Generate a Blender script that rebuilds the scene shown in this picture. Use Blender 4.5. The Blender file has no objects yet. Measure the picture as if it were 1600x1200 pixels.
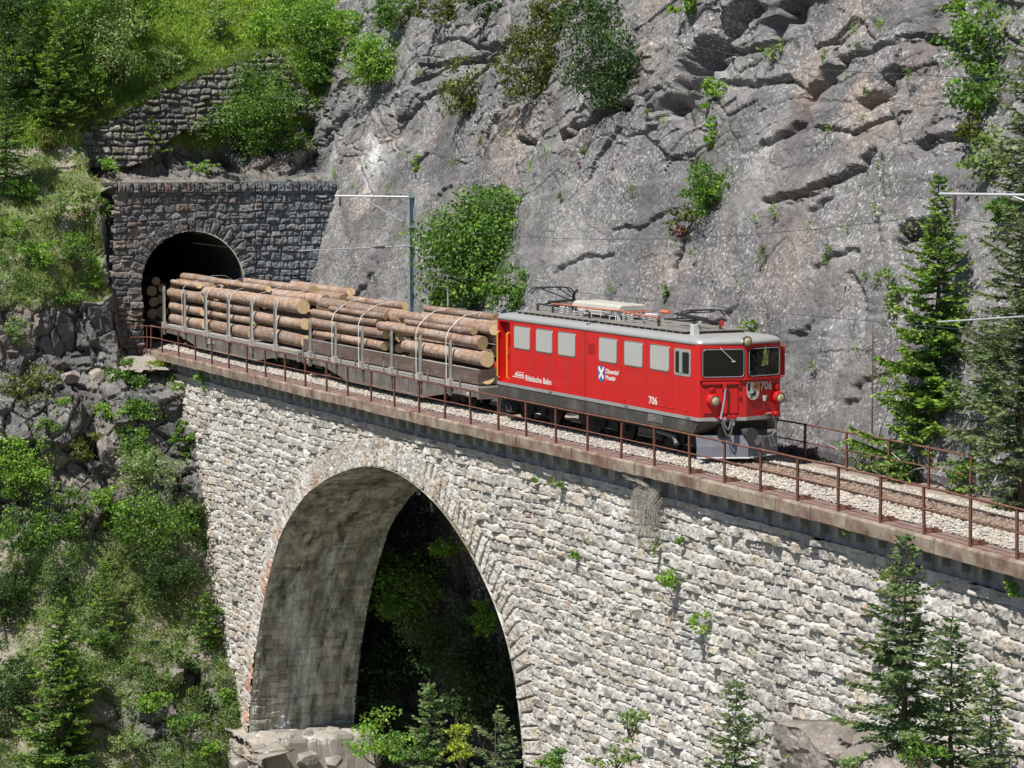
import bpy, math, random
import numpy as np
from mathutils import Matrix, Vector
R = math.radians
PI = math.pi
rng = np.random.default_rng(7)
random.seed(7)
scene = bpy.context.scene

# ------------------------------------------------------------------ camera
CAM = np.array([68.42, -35.67, 8.35]); YAW, PIT, ROLL, F = R(155.07), R(4.99), R(-.14), 4033.
_d = np.array([math.cos(YAW)*math.cos(PIT), math.sin(YAW)*math.cos(PIT), -math.sin(PIT)])
_r = np.array([math.sin(YAW), -math.cos(YAW), 0.]); _u = np.cross(_r, _d)
_r2 = _r*math.cos(ROLL)+_u*math.sin(ROLL); _u2 = -_r*math.sin(ROLL)+_u*math.cos(ROLL)
cam = bpy.data.objects.new('camera', bpy.data.cameras.new('camera'))
scene.collection.objects.link(cam)
cam.matrix_world = Matrix(((_r2[0], _u2[0], -_d[0], CAM[0]), (_r2[1], _u2[1], -_d[1], CAM[1]), (_r2[2], _u2[2], -_d[2], CAM[2]), (0, 0, 0, 1)))
cam.data.sensor_width = 36; cam.data.lens = 36*F/1600
cam.data.clip_start = 1; cam.data.clip_end = 2000
scene.camera = cam
# ------------------------------------------------------------------ light
SUN_AZ, SUN_EL = R(-63), R(58.5)
w = bpy.data.worlds.new('World'); scene.world = w; w.use_nodes = True
nt = w.node_tree; bg = nt.nodes['Background']
sky = nt.nodes.new('ShaderNodeTexSky'); sky.sky_type = 'NISHITA'; sky.sun_disc = False
sky.sun_elevation = SUN_EL; sky.sun_rotation = PI/2-SUN_AZ; sky.altitude = 1000
nt.links.new(sky.outputs[0], bg.inputs[0]); bg.inputs[1].default_value = .07
sun = bpy.data.objects.new('sun', bpy.data.lights.new('sun', 'SUN')); scene.collection.objects.link(sun)
sun.data.energy = 4.9; sun.data.angle = R(.5); sun.data.color = (1, .96, .9)
sv = Vector((math.cos(SUN_EL)*math.cos(SUN_AZ), math.cos(SUN_EL)*math.sin(SUN_AZ), math.sin(SUN_EL)))
sun.rotation_euler = sv.to_track_quat('Z', 'Y').to_euler(); sun.location = (0, -40, 60)
vs = scene.view_settings; vs.view_transform = 'Standard'; vs.look = 'None'; vs.gamma = 1; vs.exposure = .40
scene.render.engine = 'CYCLES'
scene.cycles.max_bounces = 6; scene.cycles.transparent_max_bounces = 8

# ------------------------------------------------------------------ helpers: geometry of the place
def ray(u, v): return _d+_r2*(u-800)/F+_u2*(600-v)/F
def yc(x):
    x = np.asarray(x, float)
    return np.where(x > 2, -.0021*np.maximum(0, x-2)**2, .0003*np.minimum(0, x+4)**2)
def ycf(x): return float(yc(x))
def sstep(a, b, x):
    t = np.clip((x-a)/(b-a), 0, 1); return t*t*(3-2*t)
def cliff_y(x, z):
    x = np.asarray(x, float); z = np.asarray(z, float)
    return (yc(x)+3.2+1.5*np.clip((-16-x)/26, 0, 1)+.36*np.maximum(z, 0)
            - .10*np.minimum(z, 0)+1.2*sstep(-1, -5, z)*sstep(-38, -32, x)*sstep(-4, -10, x))
ZK = [-30, -15, -10, -6.6, -2, -.7, 0, 3, 7.2, 9, 13, 16, 24]
XK = [-23, -31.6, -35.3, -36.6, -39.6, -42.4, -43.9, -44.9, -46.4, -48.5, -51.5, -55, -66]
def hill_x(y, z):
    y = np.asarray(y, float); z = np.asarray(z, float)
    x = np.interp(z, ZK, XK)
    b = sstep(-3.4, -2.6, y)
    top = np.where(z < 7.6, np.interp(z, [7.0, 7.6], [-44.3, -48.0]), np.interp(z, [7.6, 9, 13, 16, 24], [-48, -50, -52.5, -55, -66]))
    x = np.where(z > 6.9, x*(1-b)+top*b, x)
    x = x-3.0*sstep(-7.5, -10.5, y)*sstep(-3, -8, z)+1.15*sstep(-2.7, -3.5, y)*sstep(7.2, 5.5, z)*sstep(-1.5, .3, z)+1.0*sstep(-5, -7, y)*sstep(6, 2, z)*sstep(-6, -2, z)
    return x
def at(u, v, t):                     # point at distance t along a sight line
    return CAM+ray(u, v)*t
def on_cliff(u, v):
    q = ray(u, v); t = 70.
    for _ in range(80):
        P = CAM+q*t; t = .5*t+.5*((float(cliff_y(P[0], P[2]))-CAM[1])/q[1])
    return CAM+q*t
def on_hill(u, v):
    q = ray(u, v); t = 110.
    for _ in range(80):
        P = CAM+q*t; t = .6*t+.4*((float(hill_x(P[1], P[2]))-CAM[0])/q[0])
    return CAM+q*t
def on_face(u, v, off):
    q = ray(u, v); X = 0.
    for _ in range(40):
        t = (ycf(X)+off-CAM[1])/q[1]; X = float(np.clip((CAM+q*t)[0], -120, 60))
    return CAM+q*t

# ------------------------------------------------------------------ helpers: noise
def h3(ix, iy, iz, seed=0):
    with np.errstate(over='ignore'):
        n = (ix.astype(np.int64)*374761393+iy.astype(np.int64)*668265263+iz.astype(np.int64)*2147483647+seed*974634777) & 0xffffffff
        n = ((n ^ (n >> 13))*1274126177) & 0xffffffff
        n = ((n ^ (n >> 16))*2246822519) & 0xffffffff
        n = n ^ (n >> 15)
    return (n & 0xffffff)/float(0xffffff)
def vn(P, s, seed=0):
    Q = P*s; I = np.floor(Q).astype(np.int64); f = Q-I; f = f*f*(3-2*f)
    out = 0
    for dx in (0, 1):
        for dy in (0, 1):
            for dz in (0, 1):
                wgt = (f[:, 0] if dx else 1-f[:, 0])*(f[:, 1] if dy else 1-f[:, 1])*(f[:, 2] if dz else 1-f[:, 2])
                out = out+wgt*h3(I[:, 0]+dx, I[:, 1]+dy, I[:, 2]+dz, seed)
    return out*2-1
def fbm(P, s, o=4, seed=0, g=.5):
    a = 1; t = 0; out = 0
    for i in range(o):
        out = out+a*vn(P, s*2**i, seed+i*17); t += a; a *= g
    return out/t
def ridged(P, s, o=4, seed=0):
    a = 1; t = 0; out = 0
    for i in range(o):
        out = out+a*(1-np.abs(vn(P, s*2**i, seed+i*13))); t += a; a *= .5
    return out/t
def facets(P, s, seed=0, an=(1, 1, 1)):
    """broken rock: every Voronoi cell is a block with its own tilted face; returns (height, edge distance, cell random)"""
    Q = P*s*np.array(an); I = np.floor(Q).astype(np.int64)
    n = len(P); b1 = np.full(n, 9.); b2 = np.full(n, 9.); hh = np.zeros(n); cr = np.zeros(n)
    for dx in (-1, 0, 1):
        for dy in (-1, 0, 1):
            for dz in (-1, 0, 1):
                cx, cy, cz = I[:, 0]+dx, I[:, 1]+dy, I[:, 2]+dz
                jx, jy, jz = h3(cx, cy, cz, seed), h3(cx, cy, cz, seed+1), h3(cx, cy, cz, seed+2)
                ex, ey, ez = Q[:, 0]-cx-jx, Q[:, 1]-cy-jy, Q[:, 2]-cz-jz
                dd = np.sqrt(ex*ex+ey*ey+ez*ez)
                nx, ny, nz = h3(cx, cy, cz, seed+3)-.5, h3(cx, cy, cz, seed+4)-.5, h3(cx, cy, cz, seed+5)-.5
                val = 1.6*(nx*ex+ny*ey+nz*ez)+(h3(cx, cy, cz, seed+6)-.5)
                m = dd < b1
                b2 = np.where(m, b1, np.minimum(b2, dd)); hh = np.where(m, val, hh)
                cr = np.where(m, h3(cx, cy, cz, seed+7), cr); b1 = np.where(m, dd, b1)
    return hh, b2-b1, cr

# ------------------------------------------------------------------ helpers: objects
C = scene.collection.objects
def tag(o, label=None, cat=None, group=None, kind=None):
    if label: o['label'] = label
    if cat: o['category'] = cat
    if group: o['group'] = group
    if kind: o['kind'] = kind
    return o
def thing(name, loc, label, cat, group=None, rz=0):
    o = bpy.data.objects.new(name, None); C.link(o); o.location = loc; o.rotation_euler = (0, 0, rz); o.empty_display_size = .3
    return tag(o, label, cat, group)
def raw(name, verts, faces, mats, parent=None, col=None, smooth=False, mi=None, local=False):
    """verts (n,3) world (or parent-local with local=True); faces (m,k) array, list of arrays, or list of tuples"""
    verts = np.asarray(verts, np.float32)
    if parent is not None and not local: verts = verts-np.array(parent.location, np.float32)
    me = bpy.data.meshes.new(name)
    if isinstance(faces, np.ndarray): faces = [faces]
    if len(faces) and not isinstance(faces[0], np.ndarray):
        me.from_pydata([tuple(map(float, p)) for p in verts], [], faces)
    else:
        lt = np.concatenate([np.full(len(f), f.shape[1], np.int32) for f in faces])
        li = np.concatenate([f.astype(np.int32).ravel() for f in faces])
        me.vertices.add(len(verts)); me.vertices.foreach_set('co', verts.ravel())
        me.loops.add(len(li)); me.loops.foreach_set('vertex_index', li)
        me.polygons.add(len(lt)); me.polygons.foreach_set('loop_start', np.concatenate([[0], np.cumsum(lt)[:-1]]).astype(np.int32))
        me.polygons.foreach_set('loop_total', lt)
        me.update(calc_edges=True)
    if mi is not None: me.polygons.foreach_set('material_index', np.asarray(mi, np.int32))
    if smooth: me.polygons.foreach_set('use_smooth', np.ones(len(me.polygons), bool))
    else: me.polygons.foreach_set('use_smooth', np.zeros(len(me.polygons), bool))
    if col is not None:
        a = me.color_attributes.new('Col', 'FLOAT_COLOR', 'POINT')
        c = np.ones((len(verts), 4), np.float32); c[:, :3] = col; a.data.foreach_set('color', c.ravel())
    for m in (mats if isinstance(mats, (list, tuple)) else [mats]): me.materials.append(m)
    me.validate()
    o = bpy.data.objects.new(name, me); C.link(o)
    if parent is not None: o.parent = parent
    return o
class MB:
    def __init__(s): s.v = []; s.f = []; s.m = []
    def add(s, v, f, mi=0):
        b = len(s.v); s.v += [tuple(map(float, p)) for p in v]; s.f += [tuple(b+i for i in q) for q in f]; s.m += [mi]*len(f); return s
    def box(s, x0, x1, y0, y1, z0, z1, mi=0):
        return s.add([(x, y, z) for z in (z0, z1) for y in (y0, y1) for x in (x0, x1)],
                     [(0, 2, 3, 1), (4, 5, 7, 6), (0, 1, 5, 4), (2, 6, 7, 3), (0, 4, 6, 2), (1, 3, 7, 5)], mi)
    def obox(s, c, ax, ay, az, mi=0):
        c = np.array(c, float); ax, ay, az = map(lambda a: np.array(a, float), (ax, ay, az))
        return s.add([c+i*ax+j*ay+k*az for k in (-1, 1) for j in (-1, 1) for i in (-1, 1)],
                     [(0, 2, 3, 1), (4, 5, 7, 6), (0, 1, 5, 4), (2, 6, 7, 3), (0, 4, 6, 2), (1, 3, 7, 5)], mi)
    def tube(s, pts, r, n=8, mi=0, caps=True):
        pts = [np.array(p, float) for p in pts]; k = len(pts)
        rs = r if isinstance(r, (list, tuple, np.ndarray)) else [r]*k
        up = None; rings = []
        for i, p in enumerate(pts):
            t = pts[min(i+1, k-1)]-pts[max(i-1, 0)]; t = t/(np.linalg.norm(t)+1e-9)
            if up is None:
                up = np.array([0, 0, 1.]) if abs(t[2]) < .9 else np.array([1., 0, 0])
            a = np.cross(t, up); a /= np.linalg.norm(a)+1e-9; b = np.cross(a, t); up = b
            rings += [p+rs[i]*(math.cos(2*PI*j/n)*a+math.sin(2*PI*j/n)*b) for j in range(n)]
        fs = [(i*n+j, i*n+(j+1) % n, (i+1)*n+(j+1) % n, (i+1)*n+j) for i in range(k-1) for j in range(n)]
        if caps: fs += [tuple(range(n))[::-1], tuple(range((k-1)*n, k*n))]
        return s.add(rings, fs, mi)
    def cyl(s, a, b, r0, r1=None, n=12, mi=0): return s.tube([a, b], [r0, r0 if r1 is None else r1], n, mi)
    def lathe(s, c, prof, n=12, mi=0, axis=2):
        vs_ = []
        for (r, h) in prof:
            for j in range(n):
                q = [r*math.cos(2*PI*j/n), r*math.sin(2*PI*j/n)]
                p = [q[0], q[1], h] if axis == 2 else ([h, q[0], q[1]] if axis == 0 else [q[0], h, q[1]])
                vs_.append(np.array(c)+p)
        k = len(prof)
        return s.add(vs_, [(i*n+j, i*n+(j+1) % n, (i+1)*n+(j+1) % n, (i+1)*n+j) for i in range(k-1) for j in range(n)]+[tuple(range(n))[::-1], tuple(range((k-1)*n, k*n))], mi)
    def prism(s, poly, z0, z1, mi=0):
        n = len(poly); v = [(x, y, z0) for x, y in poly]+[(x, y, z1) for x, y in poly]
        return s.add(v, [(i, (i+1) % n, n+(i+1) % n, n+i) for i in range(n)]+[tuple(range(n))[::-1], tuple(range(n, 2*n))], mi)
    def slab(s, poly, O, ex, ez, depth, mi=0):
        """2-D outline on plane O + a*ex + b*ez, thickened backwards by depth along the plane normal (front face = outline)"""
        O, ex, ez = map(lambda a: np.array(a, float), (O, ex, ez)); nrm = np.cross(ex, ez); n = len(poly)
        v = [O+a*ex+b*ez for a, b in poly]+[O+a*ex+b*ez-depth*nrm for a, b in poly]
        return s.add(v, [tuple(range(n)), tuple(range(n, 2*n))[::-1]]+[(i, n+i, n+(i+1) % n, (i+1) % n) for i in range(n)], mi)
    def build(s, name, mats, parent=None, smooth=False, bevel=0, world=False, label=None):
        me = bpy.data.meshes.new(name); v = s.v
        if parent is not None and world:
            L = parent.location; v = [(a-L[0], b-L[1], c-L[2]) for a, b, c in v]
        me.from_pydata(v, [], s.f)
        for m in (mats if isinstance(mats, (list, tuple)) else [mats]): me.materials.append(m)
        me.polygons.foreach_set('material_index', s.m)
        if smooth:
            me.polygons.foreach_set('use_smooth', [True]*len(s.f))
            try: me.set_sharp_from_angle(angle=R(40))
            except Exception: pass
        me.update()
        o = bpy.data.objects.new(name, me); C.link(o)
        if parent is not None: o.parent = parent
        if bevel:
            b = o.modifiers.new('bevel', 'BEVEL'); b.width = bevel; b.segments = 2; b.limit_method = 'ANGLE'; b.angle_limit = R(50)
        if label: o['label'] = label
        return o
def rrect(x0, x1, z0, z1, r, n=4):
    out = []
    for cx, cz, a0 in ((x1-r, z0+r, -90), (x1-r, z1-r, 0), (x0+r, z1-r, 90), (x0+r, z0+r, 180)):
        for i in range(n+1):
            a = R(a0+90*i/n); out.append((cx+r*math.cos(a), cz+r*math.sin(a)))
    return out
def copy_tree(o, loc=None, parent=None, label=None):
    c = o.copy(); C.link(c)
    if parent is not None: c.parent = parent
    for ch in list(o.children): copy_tree(ch, None, c)
    if loc is not None: c.location = loc
    if label: c['label'] = label
    return c

# ------------------------------------------------------------------ materials
def mat(name, color=(.5, .5, .5), rough=.6, metal=0, var=.0, vscale=3., bump=0, bscale=20., attr=False, color2=None, c2t=(.5, .6), c2s=2., spec=.5, coat=0, stretch=(1, 1, 1)):
    m = bpy.data.materials.new(name); m.use_nodes = True; t = m.node_tree; b = t.nodes['Principled BSDF']
    b.inputs['Roughness'].default_value = rough; b.inputs['Metallic'].default_value = metal
    b.inputs['Specular IOR Level'].default_value = spec; b.inputs['Coat Weight'].default_value = coat
    tc = t.nodes.new('ShaderNodeTexCoord'); mp = t.nodes.new('ShaderNodeMapping'); mp.inputs['Scale'].default_value = stretch
    t.links.new(tc.outputs['Object'], mp.inputs[0])
    if attr:
        a = t.nodes.new('ShaderNodeAttribute'); a.attribute_name = 'Col'; src = a.outputs['Color']
    else:
        a = t.nodes.new('ShaderNodeRGB'); a.outputs[0].default_value = (*color, 1); src = a.outputs[0]
    if color2 is not None:
        n2 = t.nodes.new('ShaderNodeTexNoise'); n2.inputs['Scale'].default_value = c2s; n2.inputs['Detail'].default_value = 8; n2.inputs['Roughness'].default_value = .65
        t.links.new(mp.outputs[0], n2.inputs['Vector'])
        mr = t.nodes.new('ShaderNodeMapRange'); mr.inputs[1].default_value, mr.inputs[2].default_value = c2t
        t.links.new(n2.outputs['Fac'], mr.inputs[0])
        mx = t.nodes.new('ShaderNodeMix'); mx.data_type = 'RGBA'; t.links.new(mr.outputs[0], mx.inputs['Factor'])
        t.links.new(src, mx.inputs['A']); mx.inputs['B'].default_value = (*color2, 1); src = mx.outputs['Result']
    if var:
        n = t.nodes.new('ShaderNodeTexNoise'); n.inputs['Scale'].default_value = vscale; n.inputs['Detail'].default_value = 6; n.inputs['Roughness'].default_value = .7
        t.links.new(mp.outputs[0], n.inputs['Vector'])
        mr = t.nodes.new('ShaderNodeMapRange'); mr.inputs[1].default_value = .3; mr.inputs[2].default_value = .7; mr.inputs[3].default_value = 1-var; mr.inputs[4].default_value = 1+var
        t.links.new(n.outputs['Fac'], mr.inputs[0])
        vm = t.nodes.new('ShaderNodeVectorMath'); vm.operation = 'SCALE'; t.links.new(src, vm.inputs[0]); t.links.new(mr.outputs[0], vm.inputs['Scale']); src = vm.outputs[0]
    t.links.new(src, b.inputs['Base Color'])
    if bump:
        n = t.nodes.new('ShaderNodeTexNoise'); n.inputs['Scale'].default_value = bscale; n.inputs['Detail'].default_value = 8; n.inputs['Roughness'].default_value = .7
        t.links.new(mp.outputs[0], n.inputs['Vector'])
        bp = t.nodes.new('ShaderNodeBump'); bp.inputs['Strength'].default_value = 1; bp.inputs['Distance'].default_value = bump
        t.links.new(n.outputs['Fac'], bp.inputs['Height']); t.links.new(bp.outputs[0], b.inputs['Normal'])
    return m
def leafmat(name, trans=.35, rough=.55):
    m = bpy.data.materials.new(name); m.use_nodes = True; t = m.node_tree; b = t.nodes['Principled BSDF']; out = t.nodes['Material Output']
    a = t.nodes.new('ShaderNodeAttribute'); a.attribute_name = 'Col'
    b.inputs['Roughness'].default_value = rough; b.inputs['Specular IOR Level'].default_value = .35
    t.links.new(a.outputs['Color'], b.inputs['Base Color'])
    tr = t.nodes.new('ShaderNodeBsdfTranslucent'); vm = t.nodes.new('ShaderNodeVectorMath'); vm.operation = 'MULTIPLY'; vm.inputs[1].default_value = (1.1, 1.3, .5)
    t.links.new(a.outputs['Color'], vm.inputs[0]); t.links.new(vm.outputs[0], tr.inputs[0])
    mx = t.nodes.new('ShaderNodeMixShader'); mx.inputs[0].default_value = trans
    t.links.new(b.outputs[0], mx.inputs[1]); t.links.new(tr.outputs[0], mx.inputs[2]); t.links.new(mx.outputs[0], out.inputs[0])
    return m
def rockmat(name, lich=.5, lcol=(.62, .62, .6), bump=.05):
    m = mat(name, attr=True, rough=.85, var=.32, vscale=1.3, bump=bump, bscale=4., spec=.3)
    t = m.node_tree; b = t.nodes['Principled BSDF']; src = b.inputs['Base Color'].links[0].from_socket
    tc = t.nodes['Texture Coordinate']
    def noise(sc, det, ro, lo, hi):
        n = t.nodes.new('ShaderNodeTexNoise'); n.inputs['Scale'].default_value = sc; n.inputs['Detail'].default_value = det; n.inputs['Roughness'].default_value = ro
        t.links.new(tc.outputs['Object'], n.inputs['Vector'])
        mr = t.nodes.new('ShaderNodeMapRange'); mr.inputs[1].default_value = lo; mr.inputs[2].default_value = hi; t.links.new(n.outputs['Fac'], mr.inputs[0]); return mr.outputs[0]
    sp = noise(8.5, 5, .8, .535, .60); area = noise(.45, 3, .6, .36, .56)
    mu = t.nodes.new('ShaderNodeMath'); mu.operation = 'MULTIPLY'; t.links.new(sp, mu.inputs[0]); t.links.new(area, mu.inputs[1])
    m2 = t.nodes.new('ShaderNodeMath'); m2.operation = 'MULTIPLY'; t.links.new(mu.outputs[0], m2.inputs[0]); m2.inputs[1].default_value = lich
    mx = t.nodes.new('ShaderNodeMix'); mx.data_type = 'RGBA'; t.links.new(m2.outputs[0], mx.inputs['Factor']); t.links.new(src, mx.inputs['A']); mx.inputs['B'].default_value = (*lcol, 1)
    dk = noise(4.6, 8, .85, .585, .64)
    m3 = t.nodes.new('ShaderNodeMath'); m3.operation = 'MULTIPLY'; t.links.new(dk, m3.inputs[0]); m3.inputs[1].default_value = .6
    mx2 = t.nodes.new('ShaderNodeMix'); mx2.data_type = 'RGBA'; t.links.new(m3.outputs[0], mx2.inputs['Factor']); t.links.new(mx.outputs['Result'], mx2.inputs['A']); mx2.inputs['B'].default_value = (.07, .065, .06, 1)
    t.links.new(mx2.outputs['Result'], b.inputs['Base Color'])
    return m
M = dict(
    rock=rockmat('cliff_rock', .7, bump=.10), rock2=rockmat('slope_rock', .35, bump=.06),
    stone=mat('masonry', attr=True, rough=.85, var=.22, vscale=5, bump=.02, bscale=14, spec=.3, color2=(.62, .61, .58), c2t=(.58, .72), c2s=1.4, stretch=(1.6, 1, .5)),
    soot=mat('sooty_masonry', attr=True, rough=.9, var=.35, vscale=4, bump=.02, bscale=14, spec=.2),
    barrel=mat('barrel_masonry', attr=True, rough=.9, var=.5, vscale=1.2, bump=.02, bscale=12, spec=.2, color2=(.10, .105, .075), c2t=(.54, .66), c2s=.8, stretch=(1.4, 2.4, .35)),
    coping=mat('coping', (.30, .25, .19), .9, var=.3, vscale=2.5, bump=.015, bscale=18, color2=(.17, .10, .075), c2t=(.42, .62), c2s=1.5),
    plank=mat('walkway', (.20, .125, .105), .85, var=.3, vscale=3, bump=.006, bscale=30, color2=(.30, .24, .2), c2t=(.55, .7), c2s=4),
    ballast=mat('ballast', attr=True, rough=.9, var=.25, vscale=9, bump=.01, bscale=30, spec=.2),
    rust=mat('rusty_iron', (.16, .066, .045), .8, .1, var=.35, vscale=5, bump=.003, bscale=40, color2=(.24, .13, .09), c2t=(.55, .65), c2s=6),
    rail=mat('rail_steel', (.12, .085, .07), .6, .5, var=.2, vscale=4), railtop=mat('rail_head', (.45, .42, .4), .3, .9),
    wood=mat('sleeper_wood', (.12, .085, .065), .9, var=.4, vscale=5),
    red=mat('red_paint', (.56, .009, .010), .32, var=.07, vscale=.8, spec=.5, coat=.25, color2=(.34, .03, .025), c2t=(.50, .80), c2s=1.3, stretch=(2.5, 1, .25)),
    roof=mat('roof_silver', (.38, .38, .37), .42, .25, var=.12, vscale=1.5, color2=(.33, .32, .30), c2t=(.5, .8), c2s=1.5),
    roofdk=mat('roof_deck', (.20, .19, .17), .8, var=.3, vscale=2, color2=(.12, .10, .085), c2t=(.5, .7), c2s=2),
    cream=mat('cream_cowl', (.44, .42, .37), .6, var=.15, vscale=2),
    skirt=mat('skirt_grey', (.06, .056, .052), .55, var=.2, vscale=1.2, color2=(.13, .12, .105), c2t=(.5, .8), c2s=1.2),
    silver=mat('silver_strip', (.5, .5, .5), .35, .5, var=.1, vscale=4),
    black=mat('black_underside', (.008, .0075, .007), .7, var=.3, vscale=4), rubber=mat('rubber', (.02, .02, .02), .5),
    plow=mat('plow_grey', (.17, .18, .21), .5, var=.12, vscale=2.5, color2=(.11, .11, .12), c2t=(.5, .75), c2s=2),
    glass=mat('dark_glass', (.006, .008, .006), .04, spec=.6), pane=mat('pale_pane', (.42, .42, .40), .3, var=.1, vscale=9, stretch=(3, 1, .12), spec=.5),
    white=mat('white_paint', (.72, .70, .66), .5), greyletter=mat('grey_letter', (.6, .6, .6), .5), yellow=mat('yellow_paint', (.7, .32, .02), .4), blue=mat('blue_paint', (.05, .12, .42), .5), blackp=mat('black_paint', (.015, .015, .015), .5),
    lamp=mat('lamp_lens', (.75, .6, .36), .12, .3, spec=.8), chrome=mat('chrome_ring', (.6, .6, .6), .2, .9), porc=mat('insulator', (.08, .06, .055), .2), porcw=mat('pale_insulator', (.5, .5, .5), .25),
    orange=mat('orange_busbar', (.55, .17, .08), .4), steel=mat('galvanised', (.30, .35, .39), .5, .25, var=.12, vscale=3), steell=mat('pale_galvanised', (.45, .47, .48), .4, .4),
    wagon=mat('wagon_grey_brown', (.13, .115, .10), .85, var=.3, vscale=1.8, bump=.003, bscale=20, color2=(.22, .2, .18), c2t=(.5, .72), c2s=1.4),
    wagonl=mat('wagon_pale_sill', (.36, .34, .31), .8, var=.3, vscale=2.5, color2=(.2, .17, .15), c2t=(.5, .7), c2s=2.5),
    board=mat('brown_board', (.115, .078, .062), .8, var=.3, vscale=2, color2=(.19, .155, .13), c2t=(.5, .7), c2s=1.8, stretch=(.4, 1, 2)),
    stake=mat('pale_stake', (.36, .36, .34), .6, .1, var=.25, vscale=3, color2=(.2, .17, .14), c2t=(.55, .7), c2s=3),
    strap=mat('white_strap', (.7, .7, .68), .6), cloth=mat('hi_vis', (.3, .33, .12), .7, color2=(.1, .12, .04), c2t=(.45, .55), c2s=9),
    leaf=leafmat('leaves', .42), needle=leafmat('needles', .28), grass=leafmat('grass_blades', .45), dead=mat('dead_wood', (.34, .31, .27), .9, var=.2, vscale=3),
    trunk=mat('trunk_bark', (.10, .075, .055), .95, var=.4, vscale=6, bump=.01, bscale=20), pink=leafmat('pink_flowers', .2),
)
def barkmat():
    m = mat('pine_bark', (.265, .175, .125), .9, var=.42, vscale=9, bump=.03, bscale=14, color2=(.33, .27, .23), c2t=(.45, .62), c2s=3.5, stretch=(.5, 1, 1), spec=.2)
    t = m.node_tree; b = t.nodes['Principled BSDF']; src = b.inputs['Base Color'].links[0].from_socket
    oi = t.nodes.new('ShaderNodeObjectInfo'); tc = t.nodes['Texture Coordinate']
    va = t.nodes.new('ShaderNodeVectorMath'); va.operation = 'ADD'; t.links.new(tc.outputs['Object'], va.inputs[0]); t.links.new(oi.outputs['Location'], va.inputs[1])
    n = t.nodes.new('ShaderNodeTexNoise'); n.inputs['Scale'].default_value = 6.5; n.inputs['Detail'].default_value = 5; n.inputs['Roughness'].default_value = .6; t.links.new(va.outputs[0], n.inputs['Vector'])
    mr = t.nodes.new('ShaderNodeMapRange'); mr.inputs[1].default_value = .61; mr.inputs[2].default_value = .64; t.links.new(n.outputs['Fac'], mr.inputs[0])
    mx = t.nodes.new('ShaderNodeMix'); mx.data_type = 'RGBA'; t.links.new(mr.outputs[0], mx.inputs['Factor']); t.links.new(src, mx.inputs['A']); mx.inputs['B'].default_value = (.60, .33, .14, 1)
    mm = t.nodes.new('ShaderNodeMapRange'); mm.inputs[3].default_value = .78; mm.inputs[4].default_value = 1.2; t.links.new(oi.outputs['Random'], mm.inputs[0])
    vm = t.nodes.new('ShaderNodeVectorMath'); vm.operation = 'SCALE'; t.links.new(mx.outputs['Result'], vm.inputs[0]); t.links.new(mm.outputs[0], vm.inputs['Scale'])
    t.links.new(vm.outputs[0], b.inputs['Base Color']); return m
def endmat():
    m = mat('log_end', (.66, .48, .27), .75, var=.15, vscale=6, spec=.2)
    t = m.node_tree; b = t.nodes['Principled BSDF']; src = b.inputs['Base Color'].links[0].from_socket; tc = t.nodes['Texture Coordinate']
    vm0 = t.nodes.new('ShaderNodeVectorMath'); vm0.operation = 'MULTIPLY'; vm0.inputs[1].default_value = (0, 1, 1); t.links.new(tc.outputs['Object'], vm0.inputs[0])
    ln = t.nodes.new('ShaderNodeVectorMath'); ln.operation = 'LENGTH'; t.links.new(vm0.outputs[0], ln.inputs[0])
    si = t.nodes.new('ShaderNodeMath'); si.operation = 'MULTIPLY'; si.inputs[1].default_value = 150; t.links.new(ln.outputs['Value'], si.inputs[0])
    s2 = t.nodes.new('ShaderNodeMath'); s2.operation = 'SINE'; t.links.new(si.outputs[0], s2.inputs[0])
    mr = t.nodes.new('ShaderNodeMapRange'); mr.inputs[1].default_value = -1; mr.inputs[3].default_value = .82; mr.inputs[4].default_value = 1.06; t.links.new(s2.outputs[0], mr.inputs[0])
    vm = t.nodes.new('ShaderNodeVectorMath'); vm.operation = 'SCALE'; t.links.new(src, vm.inputs[0]); t.links.new(mr.outputs[0], vm.inputs['Scale']); t.links.new(vm.outputs[0], b.inputs['Base Color']); return m
M['bark'] = barkmat(); M['end'] = endmat()
def grid_faces(nu, nv):
    i = np.arange(nu*nv).reshape(nv, nu)
    return np.stack([i[:-1, :-1].ravel(), i[:-1, 1:].ravel(), i[1:, 1:].ravel(), i[1:, :-1].ravel()], 1)
def prune(V, Fc, keepf, col=None):
    Fc = Fc[keepf]; used = np.zeros(len(V), bool); used[Fc.ravel()] = True
    idx = np.cumsum(used)-1
    return V[used], idx[Fc], (col[used] if col is not None else None)
def mixc(a, b, t): return a*(1-t[:, None])+np.asarray(b)*t[:, None]

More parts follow.
